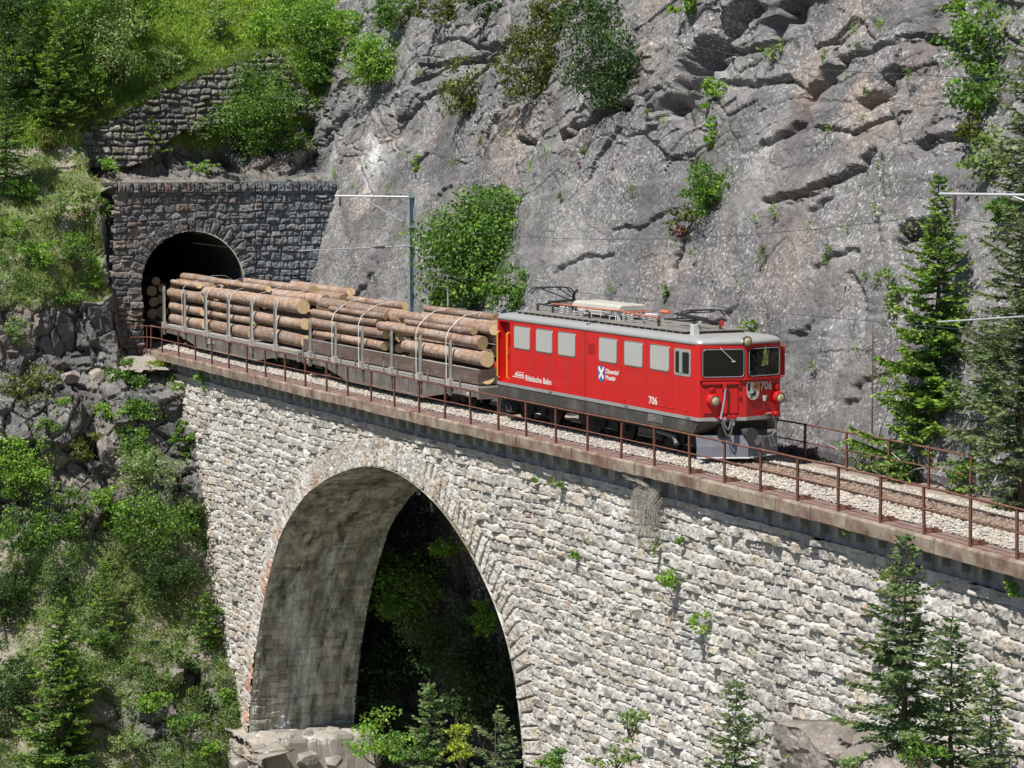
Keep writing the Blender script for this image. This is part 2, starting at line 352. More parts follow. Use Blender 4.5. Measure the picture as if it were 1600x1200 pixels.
# ================================================================== TERRAIN
# ---- the cliff
CRACKS = [([(618,186),(637,168),(665,148),(692,132)],.8),([(500,227),(520,213),(545,172),(540,137)],1.2),([(500,172),(540,130),(562,118)],1),
 ([(799,210),(833,220),(843,186),(854,148)],1),([(873,210),(888,210),(892,196),(930,186),(960,165),(981,160)],1.2),([(1015,189),(1046,179)],.8),
 ([(984,216),(1010,209),(1033,196)],.8),([(1040,165),(1060,148),(1088,89),(1112,62),(1163,0)],2.6),([(1112,74),(1150,80),(1198,60)],1.3),
 ([(1214,66),(1225,30),(1238,0)],2.4),([(1256,151),(1284,120),(1308,89)],1.5),([(1308,89),(1345,80),(1400,66)],.8),([(1346,160),(1377,141),(1394,107)],1.4),
 ([(1194,313),(1236,306),(1291,285),(1346,261),(1363,237)],1),([(1232,318),(1290,292)],.8),([(1177,234),(1215,210),(1253,194)],.9),([(1270,331),(1298,311)],.8),
 ([(1438,227),(1500,206),(1531,220)],1.1),([(1415,362),(1440,358),(1466,350)],2.2),([(1415,362),(1413,408)],1.5),([(1233,521),(1254,525),(1269,504)],.45),
 ([(1321,627),(1333,631),(1337,604),(1400,579)],.5),([(545,462),(567,447),(586,411)],.9),([(675,312),(685,295),(700,290)],.6),([(806,270),(811,247)],.6),
 ([(1055,440),(1058,400),(1062,372)],.8),([(1380,250),(1376,330),(1380,380)],.5),([(640,262),(648,250),(664,238)],.6),([(900,120),(940,108),(985,118)],1.2),
 ([(1140,125),(1180,130),(1228,120)],.7),([(1400,60),(1430,52),(1500,70)],.7),([(1330,430),(1350,470),(1352,520)],.5),([(740,330),(770,300),(778,280)],.5),
 ([(960,360),(1010,352),(1046,330)],.5),([(870,430),(905,405),(960,398)],.5),([(1080,540),(1130,500),(1150,470)],.5),([(560,250),(575,300),(570,340)],.4),
 ([(1280,420),(1310,400),(1345,396)],.6),([(700,60),(760,75),(800,60)],.9),([(640,130),(700,96),(770,92)],1.2)]
_cr = []
for pl, wgt in CRACKS:
    q = [on_cliff(*p) for p in pl]
    jj = [q[0]]
    for a, b in zip(q[:-1], q[1:]):
        for k in range(1, 4):
            f = k/3; p = a*(1-f)+b*f
            if k < 3: p = p+np.array([random.uniform(-.22, .22), 0, random.uniform(-.09, .09)])
            jj.append(p)
    for a, b in zip(jj[:-1], jj[1:]): _cr.append((a[0]*.45, a[2], b[0]*.45, b[2], wgt))
CLEFTS = [([(1040,168),(1062,148),(1088,89),(1112,62),(1163,0)],1.3,.42),([(1118,70),(1150,74),(1198,56)],.5,.25),([(1210,70),(1222,30),(1238,0)],1.2,.4),([(873,210),(888,208),(892,196),(930,186),(960,165),(985,158)],.55,.25),
 ([(799,212),(833,222)],.5,.2),([(1256,151),(1284,120),(1308,89)],.6,.3),([(1346,162),(1377,143),(1394,107)],.6,.3),([(1270,70),(1300,62),(1330,30)],.35,.25),([(1438,229),(1500,206),(1531,222)],.6,.3),([(1416,360),(1440,355),(1470,350)],.9,.35),
 ([(1177,234),(1215,210),(1253,194)],.22,.14),([(1194,313),(1236,306),(1291,285),(1346,261),(1363,237)],.22,.16),([(618,186),(637,168),(665,148),(692,132)],.22,.2),([(500,227),(520,213),(545,172)],.4,.25),([(655,100),(700,92),(745,85),(790,60)],.5,.35),([(1120,120),(1180,132),(1230,118),(1256,135)],.35,.25),([(1420,60),(1460,52),(1510,75)],.4,.3),([(1495,0),(1507,60),(1512,140),(1520,200)],.9,.3),([(1280,195),(1330,205),(1390,180)],.3,.25),([(1040,250),(1080,240),(1100,225)],.2,.2)]
_cl = []
for pl, D_, W_ in CLEFTS:
    q = [on_cliff(*p) for p in pl]
    for a, b in zip(q[:-1], q[1:]):
        if a[0] > b[0]: a, b = b, a
        _cl.append((a[0]*.45, a[2], b[0]*.45, b[2], D_, W_))
def build_cliff():
    xs = np.concatenate([np.arange(-60, -48, .3), np.arange(-48, 17, .062), np.arange(17, 34, .2)]); zs = np.concatenate([np.arange(-24, -.6, .22), np.arange(-.6, 15.6, .06), np.arange(15.6, 24, .3)])
    nx, nz = len(xs), len(zs); X, Z = np.meshgrid(xs, zs); X = X.ravel(); Z = Z.ravel()
    Y = cliff_y(X, Z); P = np.stack([X, Y, Z], 1)
    Wp = P+.5*np.stack([vn(P, .5, 1), vn(P, .5, 2), vn(P, .5, 3)], 1)
    h1, e1, c1 = facets(Wp, .16, 11, (1, 1, 1.5)); h2, e2, c2 = facets(Wp, .5, 31, (1, 1, 1.4)); h3_, e3, c3 = facets(P, 1.5, 51, (.7, 1, 1.3))
    big = fbm(P, .09, 3, 5)
    up = np.clip(sstep(6.5, 10, Z)+sstep(6, -.5, X)*0, 0, 1); rough = .16+.84*up*sstep(-.2, .4, fbm(P, .12, 2, 8)+.25)
    rough = np.maximum(rough, sstep(-3, 8, X)*.8*sstep(6.5, 9, Z)); rough = np.maximum(rough, sstep(-1, -3, Z))
    d = .45*big+(.24*h1+.16*h2)*rough+.10*h3_*(.10+rough**1.5)+.10*fbm(P, .8, 4, 21)+.05*fbm(P, 3, 4, 22, .65)+.10*(ridged(P*np.array([1, 1, 1.5]), .55, 4, 23)-.7)*(.4+.6*rough)
    d -= .10*rough**1.5*sstep(.09, 0, e2)+.03*sstep(.06, 0, e3)*rough**2
    # slab steps running diagonally
    tt = (Z*1.0-.28*X*.45+1.3*fbm(P, .2, 2, 33)+.25*fbm(P, 1.1, 3, 34))/2.3; st = tt-np.floor(tt); d += .16*(np.where(st < .88, st/.88, 1-sstep(.88, 1, st))-.5)*(.3+.7*rough)
    Xq = X*.45; wob = .05*fbm(P, 2., 2, 61)
    for (x0, z0, x1, z1, wgt) in _cr:
        m = (Xq > min(x0, x1)-.9) & (Xq < max(x0, x1)+.9) & (Z > min(z0, z1)-.9) & (Z < max(z0, z1)+.9)
        if not m.any(): continue
        px, pz = Xq[m]-x0, Z[m]-z0; dx, dz = x1-x0, z1-z0; L = dx*dx+dz*dz+1e-9
        t = np.clip((px*dx+pz*dz)/L, 0, 1); ex, ez = px-t*dx, pz-t*dz; dist = np.hypot(ex, ez)+wob[m]
        sl = math.sqrt(L); side = sstep(-.05, .05, (ez*abs(dx)-ex*dz*np.sign(dx if dx else 1))/sl)*sstep(.5, .0, np.abs((px*dx+pz*dz)/L-t)*sl*4)
        dd = -.24*wgt*np.exp(-(dist/(.052+.022*wgt))**2)+side*.055*wgt*np.exp(-(dist/.45)**2)
        cur = d[m]; d[m] = cur+dd
    for (x0, z0, x1, z1, D_, W_) in _cl:
        m = (Xq > min(x0, x1)-1.6) & (Xq < max(x0, x1)+1.6) & (Z > min(z0, z1)-2.2) & (Z < max(z0, z1)+1)
        if not m.any(): continue
        dx_, dz_ = x1-x0, z1-z0; L = math.hypot(dx_, dz_)+1e-9; px, pz = Xq[m]-x0, Z[m]-z0; t = (px*dx_+pz*dz_)/L/L; sd = -(pz*dx_-px*dz_)/L*(1 if dx_ >= 0 else -1)+wob[m]*.6
        en = np.clip(1-np.maximum(np.maximum(-t, t-1), 0)*L/.12, 0, 1); d[m] = d[m]-(D_ if D_ > .85 else D_*.65)*en*sstep(-.03, .04, sd)*np.exp(-np.maximum(sd, 0)/W_)
    d = d*sstep(-2.5, -.5, Z)+(.8*h1+.5*h2+.6*big)*(1-sstep(-2.5, -.5, Z))
    P = P+np.outer(d, np.array([.12, -.93, .33]))
    base = np.tile(np.array([.155, .149, .147]), (len(P), 1))
    base = mixc(base, (.235, .228, .22), sstep(-.1, .5, fbm(P, .35, 4, 71))*.8)
    base = mixc(base, (.12, .12, .125), sstep(0, .5, fbm(P, .25, 3, 72))*.7)
    base = mixc(base, (.31, .235, .19), sstep(.15, .55, fbm(P, .22, 4, 73))*.5*sstep(2, 6, Z))
    pk = np.exp(-(((X-1)/4.5)**2+((Z-10.6)/1.5)**2)); base = mixc(base, (.42, .30, .24), pk*sstep(-.1, .4, fbm(P, .7, 3, 74))*.5)
    pl = np.exp(-(((X+42)/3)**2+((Z-9.6)/2.5)**2)); base = mixc(base, (.6, .6, .6), pl*sstep(0, .4, fbm(P, .5, 3, 75)))
    base *= (.82+.36*c2)[:, None]
    dd_ = sstep(-2, -4, Z); base = base*(1-.78*dd_)[:, None]  # shade behind the arch darkened into the rock colour below deck level
    st = sstep(.15, .5, fbm(P*np.array([1, 1, .16]), .9, 3, 76)); base = mixc(base, (.12, .115, .12), st*.55)
    Fc = grid_faces(nx, nz); keep = ~((X[Fc[:, 0]] < -45.2) & (Z[Fc[:, 0]] < 6.5))
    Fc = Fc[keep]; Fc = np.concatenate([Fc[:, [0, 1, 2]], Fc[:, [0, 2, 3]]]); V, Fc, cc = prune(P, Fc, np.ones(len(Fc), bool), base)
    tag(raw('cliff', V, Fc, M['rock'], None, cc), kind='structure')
build_cliff()
# ---- the hillside round the tunnel mouth, falling into the ravine
def hill_fields(P, Y, Z):
    rk = .5*fbm(P, .28, 3, 90)+.22
    rk = rk+.9*sstep(-3.2, -4.6, Y)*sstep(1.8, .6, Z)*sstep(-7.2, -5.4, Z)-.6*sstep(1.5, 3, Z)*sstep(-3.2, -4.2, Y)-.55*sstep(7.5, 9.5, Z)+.55*sstep(-2.8, -2, Y)*sstep(10.5, 9.5, Z)*sstep(6.8, 7.4, Z)
    rk = rk-.25*sstep(-6, -8, Z)
    return sstep(-.12, .22, rk)
def build_hill():
    ys = np.arange(-20, 12, .075); zs = np.concatenate([np.arange(-28, -17, .3), np.arange(-17, 17, .065), np.arange(17, 24, .3)])
    ny, nz = len(ys), len(zs); Y, Z = np.meshgrid(ys, zs); Y = Y.ravel(); Z = Z.ravel(); X = hill_x(Y, Z)
    P = np.stack([X, Y, Z], 1); Wp = P+.4*np.stack([vn(P, .6, 1), vn(P, .6, 2), vn(P, .6, 3)], 1)
    h1, e1, c1 = facets(Wp, .35, 111, (1, 1, .8)); h2, e2, c2 = facets(Wp, .95, 131); h3_, e3, c3 = facets(P, 2.6, 151)
    rk = hill_fields(P, Y, Z)
    near = sstep(-2.2, -3.2, Y)+sstep(-1.2, -3, Z)+sstep(7.2, 8.5, Z); near = np.clip(near, 0, 1)
    d = (.35*fbm(P, .25, 3, 95)+rk*(1.35*h1+.5*h2+.12*h3_)+(1-rk)*(.12*h2+.10*h3_+.12*fbm(P, 1.5, 3, 96)))*(.25+.75*near)
    d -= rk*.22*sstep(.12, 0, e2)
    P = P+np.outer(d, np.array([.86, -.28, .42]))
    a = np.tile(np.array([.11, .107, .103]), (len(P), 1)); a = mixc(a, (.19, .178, .165), sstep(.2, .7, c2)*.7); a = mixc(a, (.22, .175, .145), sstep(.65, .8, c1)*.5)
    a = mixc(a, (.085, .088, .092), sstep(.5, .2, c3)*.5)
    soil = np.tile(np.array([.27, .24, .19]), (len(P), 1)); soil = mixc(soil, (.13, .17, .05), sstep(-.25, .15, fbm(P, .9, 3, 97)))
    soil = mixc(soil, (.20, .28, .07), sstep(9, 11, Z)*.85)
    col = soil*(1-rk[:, None])+a*rk[:, None]
    Fc = grid_faces(ny, nz); y0, z0 = Y[Fc[:, 0]], Z[Fc[:, 0]]
    keep = ~((y0 > -2.7) & (z0 > -1.0) & (z0 < 7.0))
    V, Fc, cc = prune(P, Fc, keep, col)
    tag(raw('hillside', V, Fc, M['rock2'], None, cc), kind='structure')
    return P, rk, Y, Z
HP, HRK, HY, HZ = build_hill()
# ---- foreground slope at the foot of the viaduct (camera side) and the ravine floor
def ground_z(Lr, t):
    return np.interp(Lr, [-40, -14, -9, -3, 1.3, 5.2, 8, 12, 20, 40], [-22, -21, -19.5, -16.5, -13.5, -10.0, -7.2, -6.2, -5.6, -5.5])+.03*(t-52)*0
def build_fore():
    Ls = np.arange(-40, 24, .22); ts = np.arange(30, 120, .35)
    nl, n2 = len(Ls), len(ts); Lg, T = np.meshgrid(Ls, ts); Lg = Lg.ravel(); T = T.ravel()
    dh = np.array([math.cos(YAW), math.sin(YAW), 0]); XY = CAM[None, :]+dh[None, :]*T[:, None]+_r[None, :]*Lg[:, None]
    P = XY.copy(); P[:, 2] = ground_z(Lg, T)-.45*np.maximum(0, 48-T)
    h1, e1, c1 = facets(P, .4, 211); h2, e2, c2 = facets(P, 1.1, 231)
    P[:, 2] += .3*fbm(P, .3, 3, 5)+.25*h1+.12*h2
    col = np.tile(np.array([.24, .21, .17]), (len(P), 1)); col = mixc(col, (.15, .15, .08), sstep(-.2, .2, fbm(P, .7, 3, 6)))
    Fc = grid_faces(nl, n2); k = P[Fc[:, 0]]; keep = (k[:, 1] < yc(k[:, 0])-1.0) | (k[:, 2] < -16)
    keep &= k[:, 1] < 4.5
    V, Fc, cc = prune(P, Fc, keep, col)
    tag(raw('ravine_ground', V, Fc, M['rock2'], None, cc), kind='structure')
build_fore()
# ---- rock ledge between viaduct and cliff
def build_ledge(x0, x1, name):
    xs = np.arange(x0, x1, .18); ys = np.arange(0, 1.001, .05); X, S = np.meshgrid(xs, ys); X = X.ravel(); S = S.ravel()
    Y = yc(X)+1.7+S*3.6; P = np.stack([X, Y, np.full(len(X), -.28)], 1)
    P[:, 2] += .06*fbm(P, 1.2, 3, 4)+.10*facets(P, 2.2, 9)[0]*sstep(.3, .6, S)+.25*sstep(.35, 1, S)
    col = np.tile(np.array([.30, .25, .21]), (len(P), 1)); col = mixc(col, (.2, .15, .12), sstep(-.2, .3, fbm(P, 1.5, 3, 6)))
    V = P; tag(raw(name, V, grid_faces(len(xs), len(ys)), M['ballast'], None, col), kind='structure')
build_ledge(-9, 33, 'ledge'); build_ledge(-44.0, -34, 'ledge')

# ================================================================== MASONRY
def courses(U, Vv, hc, lc, seed, warp=.05, jit=.55):
    """irregular coursed rubble: U along, Vv up. returns (edge distance, id hash a, b, local u, local v)"""
    P = np.stack([U, Vv, U*0], 1)
    u = U+warp*vn(P, 2.3, seed+1); v = Vv+warp*vn(P, 1.9, seed+2)+.08*vn(P, .35, seed+3)
    nr = 400; g = np.random.default_rng(seed); hs = hc*g.uniform(.72, 1.3, nr); zb = np.cumsum(hs)-nr*hc/2
    r = np.clip(np.searchsorted(zb, v), 1, nr-1); v0, v1 = zb[r-1], zb[r]
    L = lc*(.8+.5*h3(r, r*0, r*0, seed)); off = h3(r, r*0+5, r*0, seed)*9
    q = u/L+off; i = np.floor(q).astype(np.int64)
    def bd(k): return k+jit*(h3(k, r, r*0, seed+9)-.5)
    i = np.where(q < bd(i), i-1, i); i = np.where(q >= bd(i+1), i+1, i)
    b0, b1 = (bd(i)-off)*L, (bd(i+1)-off)*L
    # some stones split in two courses
    du = np.minimum(u-b0, b1-u); dv = np.minimum(v-v0, v1-v)
    a = h3(i, r, r*0, seed+20); b = h3(i, r, r*0, seed+21)
    sp = (h3(i, r, r*0, seed+22) > .86) & (v1-v0 > hc*.95); mid = (v0+v1)/2
    dv = np.where(sp, np.minimum(dv, np.abs(v-mid)), dv); a = np.where(sp & (v > mid), h3(i, r, r*0+1, seed+20), a); b = np.where(sp & (v > mid), h3(i, r, r*0+1, seed+21), b)
    return np.minimum(du, dv), a, b, (u-b0)/(b1-b0)-.5, (v-v0)/(v1-v0)-.5, i, r
def relief(E, a, b, lu, lv, P, amp, ew=.05):
    prof = sstep(0, ew, E)
    tilt = (h3((a*9999).astype(np.int64), (b*9999).astype(np.int64), (a*0).astype(np.int64), 3)-.5)*lu+(b-.45)*-1.0*lv
    bulge = (1-(2*lu)**2*.6)*(1-(2*lv)**2*.6)
    return prof*amp*(.30+.75*a**1.7+1.1*tilt*.6+.15*bulge)+prof*amp*.42*fbm(P, 7, 3, 5, .6)
IN = [(-30.75,-18),(-30.62,-16.4),(-30.35,-14.82),(-29.86,-12.68),(-28.97,-10.43),(-27.7,-8.16),(-26.1,-6.15),(-23.46,-4.45),(-20.64,-3.39),(-17.98,-2.75),(-15.6,-2.46),(-13.6,-2.5),(-11.68,-2.83),(-9.76,-3.36),(-7.67,-4.37),(-5.92,-5.57),(-4.71,-6.82),(-4.0,-8.33),(-3.54,-10.28),(-3.3,-12.4),(-3.15,-15),(-3.05,-18)]
def smooth_poly(pl, n=260, it=6):
    p = np.array(pl, float); s = np.concatenate([[0], np.cumsum(np.hypot(*np.diff(p, axis=0).T))]); t = np.linspace(0, s[-1], n)
    q = np.stack([np.interp(t, s, p[:, 0]), np.interp(t, s, p[:, 1])], 1)
    for _ in range(it*5): q[1:-1] = .25*q[:-2]+.5*q[1:-1]+.25*q[2:]
    return q
ARCH = smooth_poly(IN)
def curve_dist(X, Z, cv, reach=1.7):
    s = np.concatenate([[0], np.cumsum(np.hypot(*np.diff(cv, axis=0).T))])
    D = np.full(len(X), 99.); S = np.zeros(len(X))
    x0, x1, z1 = cv[:, 0].min()-reach, cv[:, 0].max()+reach, cv[:, 1].max()+reach
    m = np.where((X > x0) & (X < x1) & (Z < z1))[0]
    for ch in np.array_split(m, max(1, len(m)//40000)):
        px, pz = X[ch][:, None], Z[ch][:, None]; a = cv[:-1]; b = cv[1:]; d = b-a; L = (d**2).sum(1)
        t = np.clip(((px-a[:, 0])*d[:, 0]+(pz-a[:, 1])*d[:, 1])/L, 0, 1)
        ex, ez = px-a[:, 0]-t*d[:, 0], pz-a[:, 1]-t*d[:, 1]; dd = np.hypot(ex, ez); k = dd.argmin(1); r_ = np.arange(len(ch))
        sg = np.sign(d[k, 0]*ez[r_, k]-d[k, 1]*ex[r_, k])      # + = left of travel = outside
        D[ch] = dd[r_, k]*np.where(sg == 0, 1, sg); S[ch] = s[k]+t[r_, k]*np.sqrt(L[k])
    return D, S
def stone_cols(a, b, n, pal):
    pal = np.array(pal)*1.0; idx = np.minimum((a*len(pal)).astype(int), len(pal)-1); return pal[idx]*(.88+.24*b)[:, None]
VP = thing('stone_viaduct', (-15, -1.7, -10), 'pale rubble stone railway viaduct with one tall arch carrying the train', 'viaduct')
def viaduct_face(front=True):
    dx, dz = (.048, .036) if front else (.3, .2)
    xs = np.arange(-43.5, 33, dx); zs = np.arange(-18.5, -1.05, dz)
    nx, nz = len(xs), len(zs); X, Z = np.meshgrid(xs, zs); X = X.ravel(); Z = Z.ravel()
    P = np.stack([X, X*0, Z], 1)
    E, a, b, lu, lv, i, r = courses(X, Z, .30, .46, 41, .045, .6)
    D, S = curve_dist(X, Z, ARCH); ring = (D > 0) & (D < 1.0+.12*h3(np.floor(S/.36).astype(np.int64), (S*0).astype(np.int64), (S*0).astype(np.int64), 5))
    k = np.floor(S/.42).astype(np.int64); q = S/.42-k; k2 = np.where(D > .55+.2*(h3(k, k*0, k*0, 8)-.5), 1, 0)*(h3(k, k*0, k*0, 9) > .35)
    Er = np.minimum(np.minimum(q, 1-q)*.42, np.abs(D-1.05)); ar = h3(k, k2, k*0, 77); br = h3(k, k2, k*0, 78)
    E = np.where(ring, Er, E); a = np.where(ring, ar*.55+.25, a); b = np.where(ring, br, b); lu = np.where(ring, q-.5, lu); lv = np.where(ring, (D-.5), lv)
    if not front: E = E*0+.1
    d = relief(np.where(ring, np.maximum(E-.012, 0), E), np.where(ring, .5+.45*a, a), b, lu, lv, P, .145, .035)+.05*fbm(P, .4, 2, 9)+np.where(ring, .05, 0)+.02*fbm(P, 5, 3, 10)+.08*sstep(.0, .04, E)*(h3(i, r, r*0, 66) > .9)*(~ring)
    batter = .012*np.maximum(0, -Z-1)
    pal = [(.52,.505,.47),(.50,.48,.44),(.55,.535,.50),(.50,.465,.41),(.54,.51,.46),(.47,.46,.44),(.57,.555,.52),(.52,.47,.39),(.43,.41,.38)]
    col = stone_cols(h3(i, r, r*0, 60), b, 0, pal)
    warm = sstep(-.1, .5, fbm(P, .12, 3, 19))*.5+.55*sstep(-24, -32, X)*sstep(-4, -7, Z); warm = np.clip(warm, 0, .9)
    col = mixc(col, (.46, .36, .27), warm*(h3(i, r, r*0, 61) > .45)*.85)
    col = mixc(col, (.40, .24, .17), (h3(i, r, r*0, 62) > .995)*.5)
    col = col*np.array([.80, .785, .765])
    rc = .86*stone_cols(h3(k, k2, k*0, 63), br, 0, [(.50,.48,.44),(.46,.42,.36),(.53,.50,.46),(.45,.39,.32)]); rc = mixc(rc, (.45, .20, .12), ((h3(k, k*0, k*0, 64) > .7) & (S < 19) & (D < .6))*.6)
    col = np.where(ring[:, None], rc*1.08, col)
    col = mixc(col, (.52, .515, .49), sstep(.05, .015, E)*.5*(~ring)); col = mixc(col, (.16, .15, .13), sstep(.045, .015, E)*.7*ring)           # lime mortar
    col = mixc(col, (.60, .60, .59), sstep(.15, .5, fbm(P*np.array([1, 1, .12]), 1.3, 3, 29))*.45)   # lime runs
    col = mixc(col, (.22, .21, .19), sstep(.3, .6, fbm(P*np.array([1, 1, .2]), .8, 3, 39))*.45)
    off = -1.57-d-batter if front else 2.6+d*.5+batter
    V = np.stack([X, yc(X)+off, Z], 1)
    Fc = grid_faces(nx, nz)
    if not front: Fc = Fc[:, ::-1]
    keep = ~(D[Fc].min(1) < 0) if True else None
    # below/inside the opening
    inside = (X > -31.2) & (X < -2.9) & (Z < np.interp(X, ARCH[:, 0], ARCH[:, 1]))
    keep &= ~(inside[Fc].any(1) & (D[Fc].max(1) > 50))
    V, Fc, col = prune(V, Fc, keep, col)
    o = raw('spandrel_wall' if front else 'rear_wall', V, Fc, M['stone'], VP, col)
viaduct_face(True); viaduct_face(False)
def arch_barrel():
    n = 900; cv = ARCH; s = np.concatenate([[0], np.cumsum(np.hypot(*np.diff(cv, axis=0).T))]); ss = np.arange(0, s[-1], .06)
    cx, cz = np.interp(ss, s, cv[:, 0]), np.interp(ss, s, cv[:, 1]); tx, tz = np.gradient(cx), np.gradient(cz); L = np.hypot(tx, tz); nx_, nz_ = tz/L, -tx/L   # inward normal
    ys = np.arange(0, 1.0001, .0105); Sg, Yg = np.meshgrid(ss, ys); n_u = len(ss); Sf, Yf = Sg.ravel(), Yg.ravel()
    E, a, b, lu, lv, i, r = courses(Yf*4.5, Sf, .26, .55, 77, .02)
    P = np.stack([Yf*4.5, Sf, Sf*0], 1); d = relief(E, a, b, lu, lv, P, .07, .02)*sstep(0, .04, Yf)
    X = np.tile(cx, len(ys))+np.tile(nx_, len(ys))*d; Z = np.tile(cz, len(ys))+np.tile(nz_, len(ys))*d
    Y = yc(X)-1.86+Yf*4.6
    V = np.stack([X, Y, Z], 1)
    col = stone_cols(a, b, 0, [(.50,.49,.42),(.42,.41,.34),(.54,.53,.46),(.36,.34,.28)])
    top = sstep(-9, -4, V[:, 2]); col = mixc(col, (.17, .17, .09), top*.7*sstep(-.3, .3, fbm(V, .5, 3, 4)))
    st = sstep(.0, .45, fbm(V*np.array([.3, 1, .09]), 2.6, 3, 12)); col = mixc(col, (.60, .62, .61), st*(1-top*.7)*.85)
    st = sstep(.05, .45, fbm(V*np.array([.3, 1, .12]), 2.0, 3, 14)); col = mixc(col, (.09, .09, .08), st*.55)
    raw('arch_barrel', V, grid_faces(n_u, len(ys)), M['barrel'], VP, col)
arch_barrel()
def deck_body():
    # frieze band under the coping, coping stones and deck slab
    xs = np.arange(-43.8, 33, .1)
    def strip(name, prof, m, x0=-43.8, x1=33, step=.1, jag=0, seed=1):
        xs = np.arange(x0, x1+1e-6, step); n = len(prof); vs_ = []
        for x in xs:
            for k, (off, z) in enumerate(prof):
                vs_.append((x, ycf(x)+off, z))
        V = np.array(vs_)
        if jag:
            q = fbm(V, 3, 4, seed); V[:, 1] -= jag*q; V[:, 2] += jag*.6*fbm(V, 2, 3, seed+1)
        f = []
        for i in range(len(xs)-1):
            for k in range(n): f.append((i*n+k, (i+1)*n+k, (i+1)*n+(k+1) % n, i*n+(k+1) % n))
        f += [tuple(range(n)), tuple(range((len(xs)-1)*n, len(xs)*n))[::-1]]
        return raw(name, V, f, m, VP)
    strip('deck_slab', [(-1.5, -1.12), (-1.5, -.56), (-1.6, -.30), (2.55, -.30), (2.55, -1.12)], M['stone_plain'])
    # coping stones one by one with small random offsets
    x = -43.9; b = MB(); k = 0
    while x < 32.8:
        L = random.uniform(1.7, 2.3); dy = random.uniform(-.012, .012); dz = random.uniform(-.012, .012)
        ns = 7; vv = []
        for i in range(ns+1):
            xx = x+.015+(L-.03)*i/ns; y = ycf(xx)
            j = lambda: random.uniform(-.012, .012)
            vv += [(xx, y-2.12+dy+j(), -.17+dz+j()*.5), (xx, y-2.15+dy+j(), -.22+dz), (xx, y-2.14+dy+j(), -.52+dz+j()), (xx, y-2.10+dy, -.545+dz+j()), (xx, y-1.60, -.545+dz), (xx, y-1.60, -.17+dz)]
        f = [(i*6+q, (i+1)*6+q, (i+1)*6+(q+1) % 6, i*6+(q+1) % 6) for i in range(ns) for q in range(6)]+[tuple(range(6)), tuple(range(ns*6, ns*6+6))[::-1]]
        b.add(vv, f); x += L
    b.build('coping', M['coping'], VP, world=True)
    b = MB(); x = -43.2; b.box(-.08, .08, .06, .32, -.34, .0)
    c0 = b.build('corbel', M['stone_plain'], VP, bevel=.015)
    while x < 32.5:
        o = c0 if x < -43 else c0.copy()
        if o is not c0: C.link(o); o.parent = VP
        o.location = Vector((x, ycf(x)-1.80, -.565))-VP.location; x += .98+random.uniform(-.12, .12)
    b = MB(); x = -43.7                                      # walkway planks just inside the railing
    while x < 32.5:
        L = random.uniform(2.2, 3); y = ycf(x+L/2); y0, y1 = ycf(x+.01), ycf(x+L-.01); z = -.145+random.uniform(-.006, .006)
        for (o0, o1) in ((-2.02, -1.77), (-1.75, -1.5)):
            vv = [(x+.01, y0+o0, z-.04), (x+L-.01, y1+o0, z-.04), (x+.01, y0+o1, z-.04), (x+L-.01, y1+o1, z-.04), (x+.01, y0+o0, z), (x+L-.01, y1+o0, z), (x+.01, y0+o1, z), (x+L-.01, y1+o1, z)]
            b.add(vv, [(0, 2, 3, 1), (4, 5, 7, 6), (0, 1, 5, 4), (2, 6, 7, 3), (0, 4, 6, 2), (1, 3, 7, 5)])
        x += L
    b.build('walkway_boards', M['plank'], VP, world=True)
M['stone_plain'] = mat('frieze_stone', (.33, .33, .32), .9, var=.35, vscale=1.5, bump=.015, bscale=12, color2=(.2, .19, .17), c2t=(.5, .65), c2s=1.2, stretch=(2, 1, .5))
deck_body()
